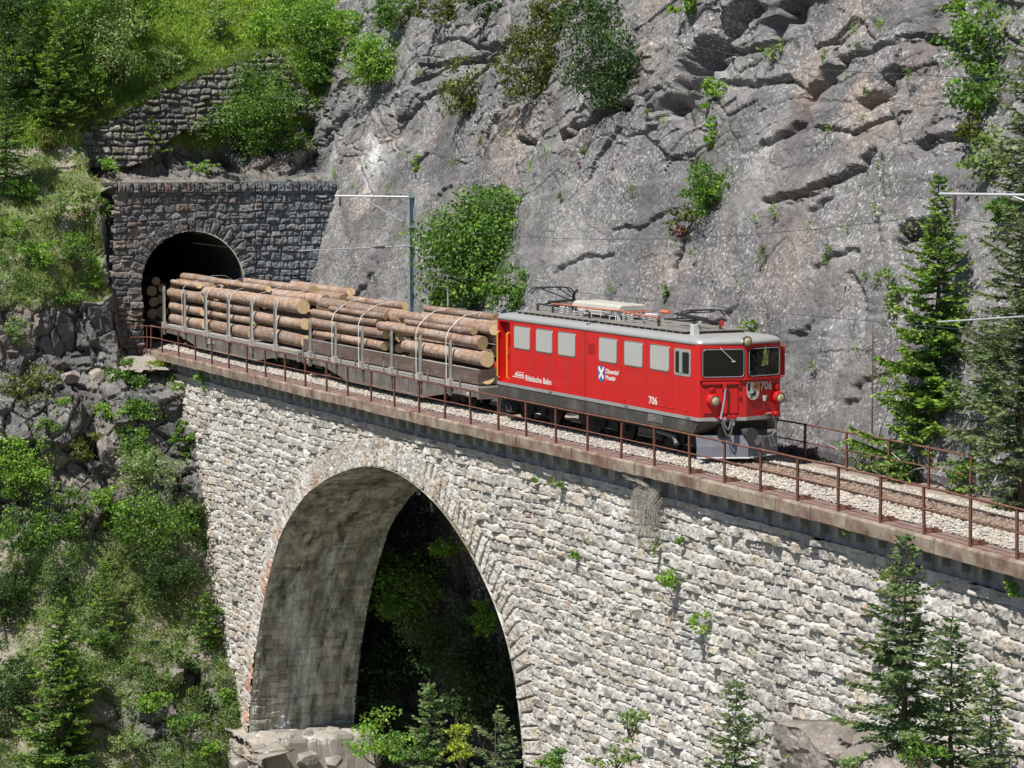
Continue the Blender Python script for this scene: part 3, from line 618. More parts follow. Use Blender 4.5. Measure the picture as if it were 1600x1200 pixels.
# ballast bed
def build_ballast():
    xs = np.arange(-60, 33, .07); prof = [(-1.52, -.30), (-1.50, -.15), (-1.3, -.11), (-1.05, -.05), (-.8, -.035), (0, -.045), (.8, -.035), (1.1, -.06), (1.5, -.14), (1.9, -.22), (2.4, -.26)]
    po = np.interp(np.arange(0, 10.01, .16), np.arange(11), [p[0] for p in prof]); pz = np.interp(np.arange(0, 10.01, .16), np.arange(11), [p[1] for p in prof])
    X, K = np.meshgrid(xs, np.arange(len(po))); X = X.ravel(); K = K.ravel(); P = np.stack([X, yc(X)+po[K], pz[K]], 1)
    h, e, c = facets(P*np.array([1, 1, 0])+.01, 9, 301)
    P[:, 2] += .035*h-.03*sstep(.15, 0, e)
    dist = np.abs(po[K]); col = np.where((dist > .75)[:, None], np.array([.36, .325, .28]), np.array([.22, .165, .125]))*(.6+.8*c)[:, None]
    col = mixc(col, (.25, .19, .15), sstep(1.2, 1.6, po[K])*.6)
    tag(raw('ballast', P, grid_faces(len(xs), len(po)), M['ballast'], None, col), kind='structure')
    # loose stones lying proud
    N = 9000; x = rng.uniform(-43.5, 32, N); o = rng.uniform(-1.5, -.62, N); z = np.interp(o, [p[0] for p in prof], [p[1] for p in prof])+.015
    x2 = rng.uniform(-5, 32, 5000); o2 = rng.uniform(-.45, 1.9, 5000); z2 = np.interp(o2, [p[0] for p in prof], [p[1] for p in prof])+.01
    x = np.concatenate([x, x2]); o = np.concatenate([o, o2]); z = np.concatenate([z, z2]); N = len(x)
    base = np.array([[1, 0, 0], [0, 1, 0], [-1, 0, 0], [0, -1, 0], [0, 0, .8], [0, 0, -.8]]); s = rng.uniform(.022, .055, N)
    ang = rng.uniform(0, 2*PI, N); ca, sa = np.cos(ang), np.sin(ang)
    V = base[None]*s[:, None, None]*rng.uniform(.6, 1.3, (N, 6, 1)); vx = V[:, :, 0]*ca[:, None]-V[:, :, 1]*sa[:, None]; vy = V[:, :, 0]*sa[:, None]+V[:, :, 1]*ca[:, None]
    V = np.stack([vx, vy, V[:, :, 2]], 2)+np.stack([x, yc(x)+o, z], 1)[:, None]
    f = np.array([[0, 1, 4], [1, 2, 4], [2, 3, 4], [3, 0, 4], [1, 0, 5], [2, 1, 5], [3, 2, 5], [0, 3, 5]])
    Fc = (f[None]+6*np.arange(N)[:, None, None]).reshape(-1, 3)
    c = np.where((np.abs(o) > .6)[:, None], [.42, .385, .335], [.26, .2, .155])*rng.uniform(.65, 1.3, (N, 1)); c = np.repeat(c, 6, 0)
    tag(raw('loose_ballast', V.reshape(-1, 3), Fc, M['ballast'], None, c), 'loose pale ballast stones lying beside the rails', 'gravel', kind='stuff')
build_ballast()
def build_track():
    T = thing('railway_track', (0, 0, 0), 'single metre gauge railway track curving along the viaduct deck', 'railway track')
    xs = np.arange(-58, 33.01, .8)
    for sy in (-.535, .535):
        vv = []
        pr = [(-.06, -.14), (-.06, -.125), (-.01, -.115), (-.01, -.035), (-.034, -.028), (-.034, -.002), (.034, -.002), (.034, -.028), (.01, -.035), (.01, -.115), (.06, -.125), (.06, -.14)]
        n = len(pr)
        for x in xs:
            for o, z in pr: vv.append((x, ycf(x)+sy+o, z+.02))
        f = []; mi = []
        for i in range(len(xs)-1):
            for k in range(n): f.append((i*n+k, (i+1)*n+k, (i+1)*n+(k+1) % n, i*n+(k+1) % n)); mi.append(1 if k == 5 else 0)
        raw('rail', vv, f, [M['rail'], M['railtop']], T, mi=mi)
    s0 = None; x = -43.5
    while x < 32:
        if s0 is None:
            b = MB(); b.box(-.12, .12, -.95, .95, -.17, -.075)
            for sy in (-.535, .535): b.box(-.09, .09, sy-.17, sy+.17, -.075, -.06, 1); b.box(-.03, .03, sy-.12, sy-.08, -.06, -.02, 1); b.box(-.03, .03, sy+.08, sy+.12, -.06, -.02, 1)
            s0 = b.build('sleeper', [M['wood'], M['rail']], T, bevel=0); s = s0
        else:
            s = s0.copy(); C.link(s); s.parent = T
        s.location = (x, ycf(x), .02); x += .66
build_track()
# ---- tunnel portal
PX = -44.0
def build_portal():
    T = thing('tunnel_portal', (PX, .57, -.3), 'dark soot stained stone tunnel portal with arched mouth', 'tunnel portal')
    ys = np.arange(-4.0, 8.4, .045); zs = np.arange(-1.2, 7.31, .045); ny, nz = len(ys), len(zs)
    Y, Z = np.meshgrid(ys, zs); Y = Y.ravel(); Z = Z.ravel(); P = np.stack([Y, Z*0, Z], 1)
    oc, hw, sp = .57, 2.42, 2.65
    th = np.linspace(0, PI, 60); cv = np.concatenate([[[oc-hw+.25, -1.3]], [[oc-hw+.1, 0]], np.stack([oc-hw*np.cos(th), sp+2.45*np.sin(th)], 1), [[oc+hw-.1, 0]], [[oc+hw-.25, -1.3]]])
    D, S = curve_dist(Y, Z, cv, 1.2); ring = (D > 0) & (D < .62) & (Z > 1.2)
    E, a, b, lu, lv, i, r = courses(Y, Z, .31, .46, 141, .06, .65)
    k = np.floor(S/.33).astype(np.int64); q = S/.33-k
    E = np.where(ring, np.minimum(np.minimum(q, 1-q)*.33, np.abs(D-.62)), E); a = np.where(ring, h3(k, k*0, k*0, 7), a); b = np.where(ring, h3(k, k*0, k*0, 8), b); lu = np.where(ring, q-.5, lu); lv = np.where(ring, D-.3, lv)
    top = Z > 6.85; tk = np.floor(Y/.36).astype(np.int64); tq = Y/.36-tk
    E = np.where(top, np.minimum(np.minimum(tq, 1-tq)*.36, np.abs(Z-6.85)), E); a = np.where(top, h3(tk, tk*0, tk*0, 17)*.5+.4, a); b = np.where(top, h3(tk, tk*0, tk*0, 18), b)
    d = relief(E, a, b, lu, lv, P, .17, .05)+np.where(top, .08, 0)+np.where(ring, .05, 0)
    pal = [(.13,.12,.11),(.16,.145,.13),(.11,.105,.10),(.19,.165,.145),(.14,.12,.11),(.10,.095,.095)]
    col = stone_cols(h3(i, r, r*0, 160), b, 0, pal)
    rr = np.where(ring, h3(k, k*0, k*0, 9), h3(i, r, r*0, 161)); red = (rr > .86) & ((Y < .5) | (rr > .97)); col = mixc(col, (.20, .12, .085), red*.7)
    tn = (h3(i, r, r*0, 162) > .6) & (Y < -1.9); col = mixc(col, (.22, .18, .145), tn*.6)
    col = mixc(col, (.30, .29, .27), sstep(.035, .01, E)*.35*(1-sstep(3, 5, Y)*.5)); col = mixc(col, (.20, .21, .22), sstep(.5, 5, Y)*.55)
    col = col*np.array([.88, .95, 1.0]); V = np.stack([PX+d+.02*np.maximum(0, 7.3-Z), Y, Z], 1)
    # left edge battered outwards
    V[:, 1] -= np.where(Y < -2.6, (7.3-Z)*.13*sstep(-2.6, -3.4, Y), 0)-.0
    Fc = grid_faces(ny, nz); y0 = Y[Fc[:, 0]]; z0 = Z[Fc[:, 0]]
    inside = (np.abs(Y-oc) < hw) & (Z < sp+2.45*np.sqrt(np.maximum(0, 1-((Y-oc)/hw)**2)))
    keep = ~(D[Fc].min(1) < 0) & ~(inside[Fc].any(1) & (D[Fc].max(1) > 50)) & (y0 > -3.02+.04*np.sign(np.sin(z0*9.3)))
    V2, Fc, cc = prune(V, Fc, keep, col)
    raw('portal_wall', V2, Fc, M['soot'], T, cc)
    # top, sides: solid body behind the face
    b = MB(); b.box(PX-2.2, PX+.09, -3.0, 8.3, 7.2, 7.31); b.build('parapet_cap', M['soot_plain'], T, world=True)
    # lining
    s = np.concatenate([[0], np.cumsum(np.hypot(*np.diff(cv, axis=0).T))]); xs = np.arange(0, 22, 1.)
    vv = []; nn = len(cv)
    for x in xs:
        for (yy, zz) in cv: vv.append((PX+.12-x, yy+(ycf(PX-x)-ycf(PX))*0, zz))
    f = [(i*nn+k, i*nn+k+1, (i+1)*nn+k+1, (i+1)*nn+k) for i in range(len(xs)-1) for k in range(nn-1)]
    b = MB(); b.add(vv, f); b.add([(PX-21, oc-4, -2), (PX-21, oc+4, -2), (PX-21, oc+4, 7), (PX-21, oc-4, 7)], [(0, 1, 2, 3)]); b.build('tunnel_lining', M['soot_plain'], T, world=True)
M['soot_plain'] = mat('soot_plain', (.055, .05, .048), .95, var=.4, vscale=2, bump=.02, bscale=6)
build_portal()
# landing ledge left of the viaduct end, in front of the portal
def build_landing():
    h = raw('landing', *(lambda xs, ys: (lambda X, Y: (np.stack([X, Y, -.42+.10*facets(np.stack([X, Y, X*0], 1), 1.6, 71)[0]+.05*fbm(np.stack([X, Y, X*0], 1), 1, 3, 3)-.5*sstep(-3.4, -4.8, Y)-.45*sstep(-42.8, -41.2, X)], 1), grid_faces(len(xs), len(ys))))(*[g.ravel() for g in np.meshgrid(xs, ys)]))(np.arange(-44.2, -40.9, .1), np.arange(-4.8, -1.0, .1)), M['rock_plain'])
    tag(h, kind='structure')
M['earth'] = mat('mossy_earth', (.07, .075, .03), .95, var=.4, vscale=3, bump=.03, bscale=8)
M['rock_plain'] = mat('landing_rock', (.30, .27, .23), .9, var=.3, vscale=2, bump=.03, bscale=6, color2=(.16, .15, .12), c2t=(.5, .65), c2s=2)
build_landing()
def build_drywall():
    T = thing('retaining_wall', (-49.5, 2, 8), 'grey dry stone retaining wall stepping up the slope above the tunnel portal', 'stone wall')
    ys = np.arange(-3.6, 8.6, .05); zs = np.arange(7.2, 14, .05); Y, Z = np.meshgrid(ys, zs); ny, nz = len(ys), len(zs); Y = Y.ravel(); Z = Z.ravel(); P = np.stack([Y, Z*0, Z], 1)
    E, a, b, lu, lv, i, r = courses(Y, Z, .33, .55, 241, .10)
    d = relief(E, a, b, lu, lv, P, .22, .11)
    X = -49.0-.16*(Z-8)+.2*fbm(P, .3, 2, 3)
    V = np.stack([X+d, Y, Z], 1); col = stone_cols(a, b, 0, [(.15,.145,.13),(.19,.18,.16),(.13,.125,.12),(.22,.21,.18),(.17,.165,.12)]); col = mixc(col, (.05, .048, .045), sstep(.05, .01, E)*.8)
    col = mixc(col, (.09, .085, .08), sstep(0, .4, fbm(P*np.array([1, 1, .2]), 1, 2, 8))*.5)
    topz = np.interp(Y, [-3.6, -1.5, 1, 2.6, 5.5, 7.0, 7.5, 8.0, 8.6], [9.5, 10.2, 11.5, 12.2, 13.2, 13.4, 12.6, 11.8, 10.8])+.12*np.sign(np.sin(Y*7))
    botz = np.interp(Y, [-3.6, -1, .5, 2, 8.6], [7.8, 8.0, 8.8, 9.6, 10.6])+.3*fbm(P, .8, 2, 9)
    Fc = grid_faces(ny, nz); z0 = Z[Fc[:, 0]]; keep = (z0 < topz[Fc[:, 0]]) & (z0 > botz[Fc[:, 0]])
    V, Fc, cc = prune(V, Fc, keep, col); raw('stone_face', V, Fc, M['soot'], T, cc)
    # earth-backed top
    yy = np.arange(-3.6, 7.0, .3); tz = np.interp(yy, [-3.6, -1.5, 1, 2.6, 5.5, 8.6], [9.5, 10.2, 11.5, 12.2, 13.2, 13.5]); vv = []
    for y, z in zip(yy, tz): vv += [(-49-.16*(z-8)+.08, y, z-.02), (-49-.16*(z-8)-1.3, y, z-.05)]
    b = MB(); b.add(vv, [(2*k, 2*k+2, 2*k+3, 2*k+1) for k in range(len(yy)-1)]); b.build('wall_top', M['earth'], T, world=True)
build_drywall()
# ================================================================== RAILINGS
def railing(name, xs, off, z0, h, label, group=None, bracket_from=None, xend=None):
    T = thing(name, (xs[0], ycf(xs[0])+off, z0), label, 'railing'); L = np.array(T.location)
    p0 = b0 = None
    for x in xs:
        loc = (x-L[0], ycf(x)+off-L[1], 0)
        if p0 is None:
            b = MB(); b.box(-.038, .038, -.006, .006, -.1, h); b.box(-.006, .006, -.006, .06, -.1, h); p0 = b.build('post', M['rust'], T); p = p0
        else: p = p0.copy(); C.link(p); p.parent = T
        p.location = loc; p.rotation_euler = (R(random.uniform(-1.2, 1.2)), R(random.uniform(-1, 1)), 0)
        if bracket_from is not None and x > bracket_from:
            if b0 is None:
                b = MB(); b.box(-.04, .04, .0, .48, .0, .05); b.box(-.006, .006, .0, .40, .05, .12); b0 = b.build('foot_bracket', M['rust'], T); q = b0
            else: q = b0.copy(); C.link(q); q.parent = T
            q.location = loc
    xx = np.arange(xs[0], (xend or xs[-1])+.01, 1.0)
    for hh, r_ in ((h, .028), (h*.52, .020)):
        b = MB(); b.tube([(x, ycf(x)+off, z0+hh+random.uniform(-.008, .008)) for x in xx], r_, 6); b.build('top_rail' if hh == h else 'middle_rail', M['rust'], T, world=True)
    return T
fx = [-43.4, -41.6, -39.05, -36.55, -34.2, -31.9, -29.55, -27.2, -24.9, -22.6, -20.3, -18.1, -15.8, -13.6, -11.4, -9.2, -7.1, -4.95, -2.9, -.82, 1.3, 3.45, 5.5, 7.6, 9.58, 11.57, 13.54, 15.6, 17.65, 19.67, 21.7, 23.65, 25.7, 27.8, 29.9]
railing('iron_railing', fx, -2.06, -.15, 1.07, 'rusty iron railing running the whole length of the viaduct on the near edge', bracket_from=7, xend=29.9)
railing('iron_railing', [-2, .5, 3.2, 5.8, 8.1, 10.3, 12.3, 14.3], 2.62, -.24, 1.05, 'short rusty iron railing behind the track at the foot of the cliff', xend=14.3)
def landing_rail():
    T = thing('iron_railing', (-43.6, -3.6, -.4), 'short rusty handrail turning off in front of the tunnel portal', 'railing')
    for (x, y) in ((-43.5, -3.7), (-43.0, -1.9)):
        b = MB(); b.box(x-.035, x+.035, y-.006, y+.006, -.45, .92); b.build('post', M['rust'], T, world=True)
    for z in (.92, .42):
        b = MB(); b.tube([(-43.55, -4.2, z-.02), (-43.5, -3.7, z), (-43.0, -1.9, z+.02), (-41.6, ycf(-41.6)-2.06, z)], .024, 6); b.build('top_rail' if z > .5 else 'middle_rail', M['rust'], T, world=True)
landing_rail()

# ================================================================== LETTERING
def text_into(b, body, O, ex, ez, size, mi=0, xs=1.0, depth=.006, bold=.0, shear=0):
    cu = bpy.data.curves.new('t', 'FONT'); cu.body = body; cu.size = size; cu.offset = bold; cu.resolution_u = 3; cu.shear = shear
    o = bpy.data.objects.new('t', cu); C.link(o); bpy.context.view_layer.update()
    me = o.evaluated_get(bpy.context.evaluated_depsgraph_get()).to_mesh()
    O, ex, ez = np.array(O, float), np.array(ex, float), np.array(ez, float); n = np.cross(ex, ez)
    vv = [O+ex*v.co.x*xs+ez*v.co.y+n*depth for v in me.vertices]; ff = [tuple(p.vertices) for p in me.polygons]
    b.add(vv, ff, mi); wdt = max(v.co.x for v in me.vertices)*xs
    C.unlink(o); bpy.data.objects.remove(o); bpy.data.curves.remove(cu); return wdt

# ================================================================== LOCOMOTIVE
ZS, ZT, HW, HL, NV = 1.25, 3.25, 1.325, 6.65, .34
def outline(x0, x1, inset=0., nose0=0, nose1=0, notch=False, r=.10):
    """plan of the body, counter-clockwise, nose depths at either end"""
    y = HW-inset; p = []
    def corner(cx, cy, a0, a1, n=4):
        for i in range(n+1):
            a = R(a0+(a1-a0)*i/n); p.append((cx+r*math.cos(a), cy+r*math.sin(a)))
    # near side (-y) going +x
    if nose0: corner(x0+r+inset, -y+r, 180+14, 270)
    else: p.append((x0, -y))
    if notch: p.extend([(x0+.20, -y), (x0+.20, -y+.22), (x0+1.03, -y+.22), (x0+1.03, -y)])
    if nose1: corner(x1-r-inset, -y+r, 270, 346); p.append((x1+nose1-inset, 0)); corner(x1-r-inset, y-r, 14, 90)
    else: p.extend([(x1, -y), (x1, y)])
    if nose0: corner(x0+r+inset, y-r, 90, 166); p.append((x0-nose0+inset, 0))
    else: p.append((x0, y))
    return p
def build_loco():
    T = thing('electric_locomotive', (0, 0, 0), 'red six axle electric locomotive numbered 706 with silver roof pulling log wagons', 'locomotive')
    T.location = (0, 0, .0)
    SX = -.28
    for (a, bb, n0, n1, notch) in ((-HL, SX-.02, NV, 0, True), (SX+.02, HL, 0, NV, False)):
        b = MB(); b.prism(outline(a, bb, 0, n0, n1, notch), ZS, ZT); b.build('body', M['red'], T)
        # silver roof: rounded cap built from inset rings
        rings = []
        prof = [(-.02, ZT+.001), (-.03, ZT+.03), (-.02, ZT+.075), (.01, ZT+.12), (.06, ZT+.16), (.15, ZT+.188), (.32, ZT+.20)]
        for ins, z in prof:
            q = []
            for (x, y) in outline(a, bb, 0, n0, n1, False, .22 if ins > -.1 else .1):
                sx = 1; yy = y*(1-ins/HW)
                if n1 and x > 0: xx = x-ins*1.2
                elif n0 and x < -2: xx = x+ins*1.2
                else: xx = x
                q.append((xx, yy, z))
            rings.append(q)
        n = len(rings[0]); b = MB()
        b.add([p for q in rings for p in q], [(i*n+k, i*n+(k+1) % n, (i+1)*n+(k+1) % n, (i+1)*n+k) for i in range(len(rings)-1) for k in range(n)]+[tuple(range((len(rings)-1)*n, len(rings)*n)), tuple(range(n))[::-1]])
        b.build('roof', M['roof'], T, smooth=True)
        # stripe + skirt
        b = MB(); b.prism([(x*1.0015, y*1.006) for x, y in outline(a, bb, -.002, n0, n1, False)], ZS-.10, ZS-.004); b.build('silver_stripe', M['silver'], T)
        b = MB(); o = [(x, y*.992) for x, y in outline(a, bb, .0, n0, n1, False)]
        b.prism([(min(max(x, -6.78), 6.35), y) for x, y in o], .80, ZS-.104); b.build('skirt', M['skirt'], T)
    # slanted front ends of the skirt
    for s in (1, -1):
        b = MB(); b.add([(6.35*s, y, z) for y in (-HW*.985, HW*.985) for z in (.80, ZS-.11)]+[(6.93*s, y*.55, ZS-.11) for y in (-HW, HW)]+[(6.62*s, -HW*.97, ZS-.11), (6.62*s, HW*.97, ZS-.11)],
                        [(0, 1, 6), (2, 7, 3), (0, 6, 4), (2, 5, 7), (0, 4, 5, 2), (1, 3, 7, 5, 4, 6)]); b.build('skirt_end', M['skirt'], T)
    b = MB(); b.box(SX-.03, SX+.03, -1.27, 1.27, .85, ZT+.2); b.build('bellows', M['rubber'], T)
    b = MB(); b.tube([(SX, -1.345, ZT), (SX, -1.33, ZT+.09), (SX, -1.22, ZT+.17), (SX, 0, ZT+.215), (SX, 1.22, ZT+.17), (SX, 1.34, ZT)], .022, 6); b.build('roof_joint', M['roof'], T)
    # side windows (near side): x ranges
    W = [(-5.30, -4.10), (-3.69, -2.51), (-2.12, -.92), (.63, 1.80), (2.25, 3.40), (3.84, 5.0)]
    ex, ez = (1, 0, 0), (0, 0, 1)
    for side in (-1, 1):
        for (a, c) in W:
            if side == 1: a, c = -c, -a
            fr = rrect(a, c, 2.38, 3.12, .09); pn = rrect(a+.035, c-.035, 2.415, 3.085, .07)
            E_ = ex if side == -1 else (-1, 0, 0); mm = (lambda pl: pl) if side == -1 else (lambda pl: [(-x, z) for x, z in pl][::-1])
            b = MB(); b.slab(mm(fr), (0, side*(HW+.012), 0), E_, ez, .02); f = b.build('window', M['chrome'], T)
            b = MB(); b.slab(mm(pn), (0, side*(HW+.018), 0), E_, ez, .015); b.build('pane', M['pane'], f)
    b = MB(); b.slab(rrect(5.29, 6.22, 2.34, 3.09, .08), (0, -HW-.014, 0), ex, ez, .02); f = b.build('cab_window', M['roof'], T)
    b = MB(); b.slab(rrect(5.37, 5.73, 2.42, 3.01, .05), (0, -HW-.021, 0), ex, ez, .02); b.slab(rrect(5.78, 6.14, 2.42, 3.01, .05), (0, -HW-.021, 0), ex, ez, .02); b.build('glass_pane', M['glass'], f)
    b = MB(); b.slab(rrect(5.60, 5.72, 2.42, 3.01, .02), (0, -HW-.030, 0), ex, ez, .02); b.box(5.73, 5.77, -HW-.04, -HW-.01, 2.42, 3.01); b.build('sliding_frame', M['roof'], f)
    # rear door recess
    b = MB(); b.slab(rrect(-6.42, -5.66, 1.27, 3.2, .03), (0, -HW+.212, 0), ex, ez, .02); d = b.build('cab_door', M['red'], T)
    b = MB(); b.slab(rrect(-6.12, -5.72, 2.35, 3.14, .06), (0, -HW+.204, 0), ex, ez, .01); b.build('door_window', M['glass'], d)
    b = MB(); b.box(-6.2, -6.12, -HW+.14, -HW+.2, 2.1, 2.28); b.build('door_handle', M['chrome'], d)
    b = MB(); b.box(-6.45, -5.62, -HW-.004, -HW+.2, 3.19, ZT-.002); b.box(-6.45, -5.62, -HW-.01, -HW+.2, ZS+.001, ZS+.04); b.build('door_lintel', M['red'], T)
    for x in (-6.42, -5.68):
        b = MB(); b.tube([(x, -HW+.01, 1.38), (x, -HW-.07, 1.42), (x, -HW-.07, 2.82), (x, -HW+.01, 2.86)], .026, 6); b.build('handrail', M['yellow'], T)
    # ventilation grille, hooks, plates
    b = MB()
    for k in range(7): b.box(-.10, .33, -HW-.014, -HW, 2.59+k*.045, 2.62+k*.045)
    b.build('vent_grille', M['redd'], T)
    b = MB()
    for x in (-2.6, 2.2, 5.9): b.box(x-.10, x+.10, -HW-.016, -HW, ZS+.015, ZS+.13); b.box(x-.13, x+.13, -HW-.022, -HW, ZS+.13, ZS+.15)
    b.box(3.75, 5.3, -HW-.012, -HW, 1.38, 1.395)
    b.build('lifting_plates', M['red'], T)
    b = MB()
    for x in (-2.75, 2.3, 6.0): b.box(x, x+.06, -HW-.018, -HW-.009, ZS-.08, ZS-.03); b.box(x+.12, x+.18, -HW-.018, -HW-.009, ZS-.08, ZS-.03)
    b.build('stripe_marks', M['blackp'], T)
    b = MB()
    for x in (-5.45, -2.32, -.55, 2.03, 3.62, 5.15): b.box(x-.006, x+.006, -HW-.003, -HW, ZS+.002, ZT-.01)
    for z in (2.30,): b.box(-5.45, SX-.05, -HW-.003, -HW, z-.004, z+.004); b.box(SX+.05, 5.15, -HW-.003, -HW, z-.004, z+.004)
    b.build('panel_seams', M['redd'], T)
    b = MB(); b.slab(rrect(3.72, 4.62, .90, 1.12, .01), (0, -HW-.002, 0), ex, ez, .01); pl = b.build('data_plate', M['skirtl'], T)
    b = MB()
    for k in range(3): text_into(b, ['Ge 6/6   65 t', 'L 14,5 m   55 km/h', 'R 46 t   P 52 t'][k], (3.76, -HW-.004, 1.06-.066*k), ex, ez, .055)
    b.build('data_lettering', M['greyletter'], pl)
    # lettering on the side
    b = MB(); text_into(b, 'Rhätische Bahn', (-4.47, -HW, 1.43), ex, ez, .245, xs=1.0, bold=.006); ob = b; 
    vv = np.array(b.v); wd = vv[:, 0].max()-vv[:, 0].min(); b.v = [(-4.47+(x+4.47)*1.86/wd, y, z) for x, y, z in b.v]; b.build('railway_lettering', M['white'], T)
    b = MB()
    b.slab([(-5.42, 1.475), (-4.55, 1.475), (-4.55, 1.50), (-5.42, 1.50)], (0, -HW-.006, 0), ex, ez, .004)
    b.slab([(-5.28, 1.53), (-4.56, 1.53), (-4.56, 1.56), (-5.24, 1.56)], (0, -HW-.006, 0), ex, ez, .004)
    b.slab([(-5.24, 1.575), (-5.10, 1.66), (-4.58, 1.66), (-4.58, 1.645), (-5.04, 1.645), (-5.12, 1.60), (-4.60, 1.60), (-4.60, 1.575)], (0, -HW-.006, 0), ex, ez, .004)
    b.build('railway_emblem', M['white'], T)
    for (t_, x, z, s, wq) in (('Disentis/', 1.06, 2.07, .185, .86), ('Mustér', 1.06, 1.885, .185, .66), ('706', 3.76, 1.405, .30, .52)):
        b = MB(); text_into(b, t_, (x, -HW, z), ex, ez, s, bold=.006); vv = np.array(b.v); wd = vv[:, 0].max()-x
        b.v = [(x+(q-x)*wq/wd, y, zz) for q, y, zz in b.v]; b.build('number_lettering' if t_ == '706' else 'name_lettering', M['white'], T)
    def shield_poly(cx, top, wdt, h, sc=1.0):
        p = [(cx-wdt/2*sc, top), (cx+wdt/2*sc, top)]
        for k in range(0, 9): a = k*PI/8; p.append((cx+wdt/2*sc*math.cos(a), top-h*.55-h*.45*sc*math.sin(a)))
        return p[::-1]
    b = MB(); b.slab(shield_poly(.79, 2.25, .42, .46), (0, -HW-.007, 0), ex, ez, .005); sh = b.build('side_shield', M['blue'], T)
    b = MB(); y_ = -HW-.011
    b.slab([(.60, 2.24), (.60, 2.16), (.90, 1.86), (.965, 1.93), (.67, 2.24)], (0, y_, 0), ex, ez, .003); b.slab([(.97, 2.24), (.91, 2.24), (.615, 1.93), (.67, 1.86), (.97, 2.16)], (0, y_-.002, 0), ex, ez, .003); b.build('saltire', M['white'], sh)
    # ---- front faces
    for s in (1, -1):                                   # s=1 the leading end
        def facet(k):                                   # k=-1 near half, +1 far half ; returns origin, ex, normal
            a = np.array([s*HL, -s*HW, 0]) if k == -1 else np.array([s*(HL+NV), 0, 0]); c = np.array([s*(HL+NV), 0, 0]) if k == -1 else np.array([s*HL, s*HW, 0])
            e = (c-a); L = np.linalg.norm(e); e = e/L; return a, e, np.cross(e, (0, 0, 1.)), L
        zz = (0, 0, 1.)
        for k in (-1, 1):
            O, e, n, L = facet(k)
            lo, hi = (.10, L-.06) if k == -1 else (.06, L-.10)
            b = MB(); b.slab(rrect(lo, hi, 2.34, 3.14, .10), O+n*.014, e, zz, .02); f = b.build('windscreen', M['rubber'], T)
            b = MB(); b.slab(rrect(lo+.03, hi-.03, 2.37, 3.11, .08), O+n*.02, e, zz, .02); b.build('windscreen_glass', M['glass'], f)
            b = MB()
            pts = rrect(lo+.022, hi-.022, 2.362, 3.118, .085); b.tube([O+e*x+np.array([0, 0, z])+n*.02 for x, z in pts+[pts[0]]], .009, 5); b.build('window_trim', M['steel'], f)
            b = MB(); b.obox(O+e*(L/2)+n*.035+np.array([0, 0, 2.295]), e*(L/2-.02), n*.04, (0, 0, .014)); b.build('sill_ledge', M['red'], T)
            # headlight
            cx = .40 if k == -1 else L-.16
            c = O+e*cx+np.array([0, 0, 1.72]); ax = np.array([s*1., 0, 0])
            b = MB(); b.tube([c-ax*.12, c+ax*.06, c+ax*.15], [.20, .195, .155], 20); hp = b.build('headlight', M['red'], T, smooth=True)
            b = MB(); b.tube([c+ax*.12, c+ax*.175], [.145, .14], 20); b.build('headlight_ring', M['chrome'], hp, smooth=True)
            b = MB(); b.tube([c+ax*.16, c+ax*.185, c+ax*.195], [.115, .09, .03], 18); b.build('headlight_lens', M['lamp'], hp, smooth=True)
            c2 = c+np.array([0, 0, .29])+e*(-.02 if k == -1 else -.05)
            b = MB(); b.tube([c2-ax*.1, c2+ax*.07], [.105, .09], 14); b.tube([c2+ax*.07, c2+ax*.075], [.065, .06], 12); b.build('tail_light', M['redd'], T, smooth=True)
        O, e, n, L = facet(-1)
        b = MB(); b.obox(O+e*.62+n*.05+(0, 0, 2.20), e*.52, n*.03, (0, 0, .035)); b.obox(O+e*.62+n*.02+(0, 0, 1.72), e*.0+e*.5, n*.006, (0, 0, .36)); b.obox(O+e*1.16+n*.03+(0, 0, 1.85), e*.03, n*.03, (0, 0, .05)); b.obox(O+e*1.16+n*.03+(0, 0, 2.14), e*.03, n*.03, (0, 0, .05)); b.build('access_flap', M['red'], T, bevel=.006)
        b = MB(); b.obox(O+e*.72+n*.09+(0, 0, 2.12), e*.05, n*.06, (0, 0, .10)); b.build('socket', M['red'], T, bevel=.01)
        b = MB(); b.tube([O+e*.74+n*.13+(0, 0, 2.05), O+e*.70+n*.16+(0, 0, 1.75), O+e*.60+n*.17+(0, 0, 1.28), O+e*.60+n*.2+(0, 0, 1.22)], .026, 8); b.build('brake_handle', M['steel'], T, smooth=True)
        # jumper cables
        b = MB()
        def hose(p, q, sag, r_=.022):
            pts = []
            for i in range(11):
                t = i/10; m = np.array(p)*(1-t)+np.array(q)*t; pts.append(m+n*(.10*math.sin(PI*t))-np.array([0, 0, sag*math.sin(PI*t)]))
            b.tube(pts, r_, 6)
        def pt(a_, h_, z_): return O+e*a_+n*h_+np.array([0, 0, z_])
        hose(pt(.60, .15, 1.22), pt(.98, .15, 1.24), .48); hose(pt(.66, .18, 1.20), pt(.90, .12, 1.18), .26, .03); hose(pt(.86, .18, 1.22), pt(1.0, .10, 1.22), .2); b.build('jumper_cables', M['skirtl'], T, smooth=True)
        b = MB()
        for (a_, z_) in ((.60, 1.24), (.86, 1.27), (1.0, 1.26)): b.tube([pt(a_, .0, z_), pt(a_, .19, z_)], [.055, .05], 10)
        b.build('cable_sockets', M['redd'], T, smooth=True)
        O2, e2, n2, L2 = facet(1)
        def pt2(a_, h_, z_): return O2+e2*a_+n2*h_+np.array([0, 0, z_])
        b = MB(); b.tube([pt2(.80, .16, 1.30), pt2(.92, .22, 1.05), pt2(.96, .2, .82), pt2(.80, .18, .68), pt2(.50, .16, .66)], .032, 7); b.tube([pt2(.62, .1, 1.28), pt2(.80, .17, 1.31)], .03, 7); b.build('brake_hose', M['skirtl'], T, smooth=True)
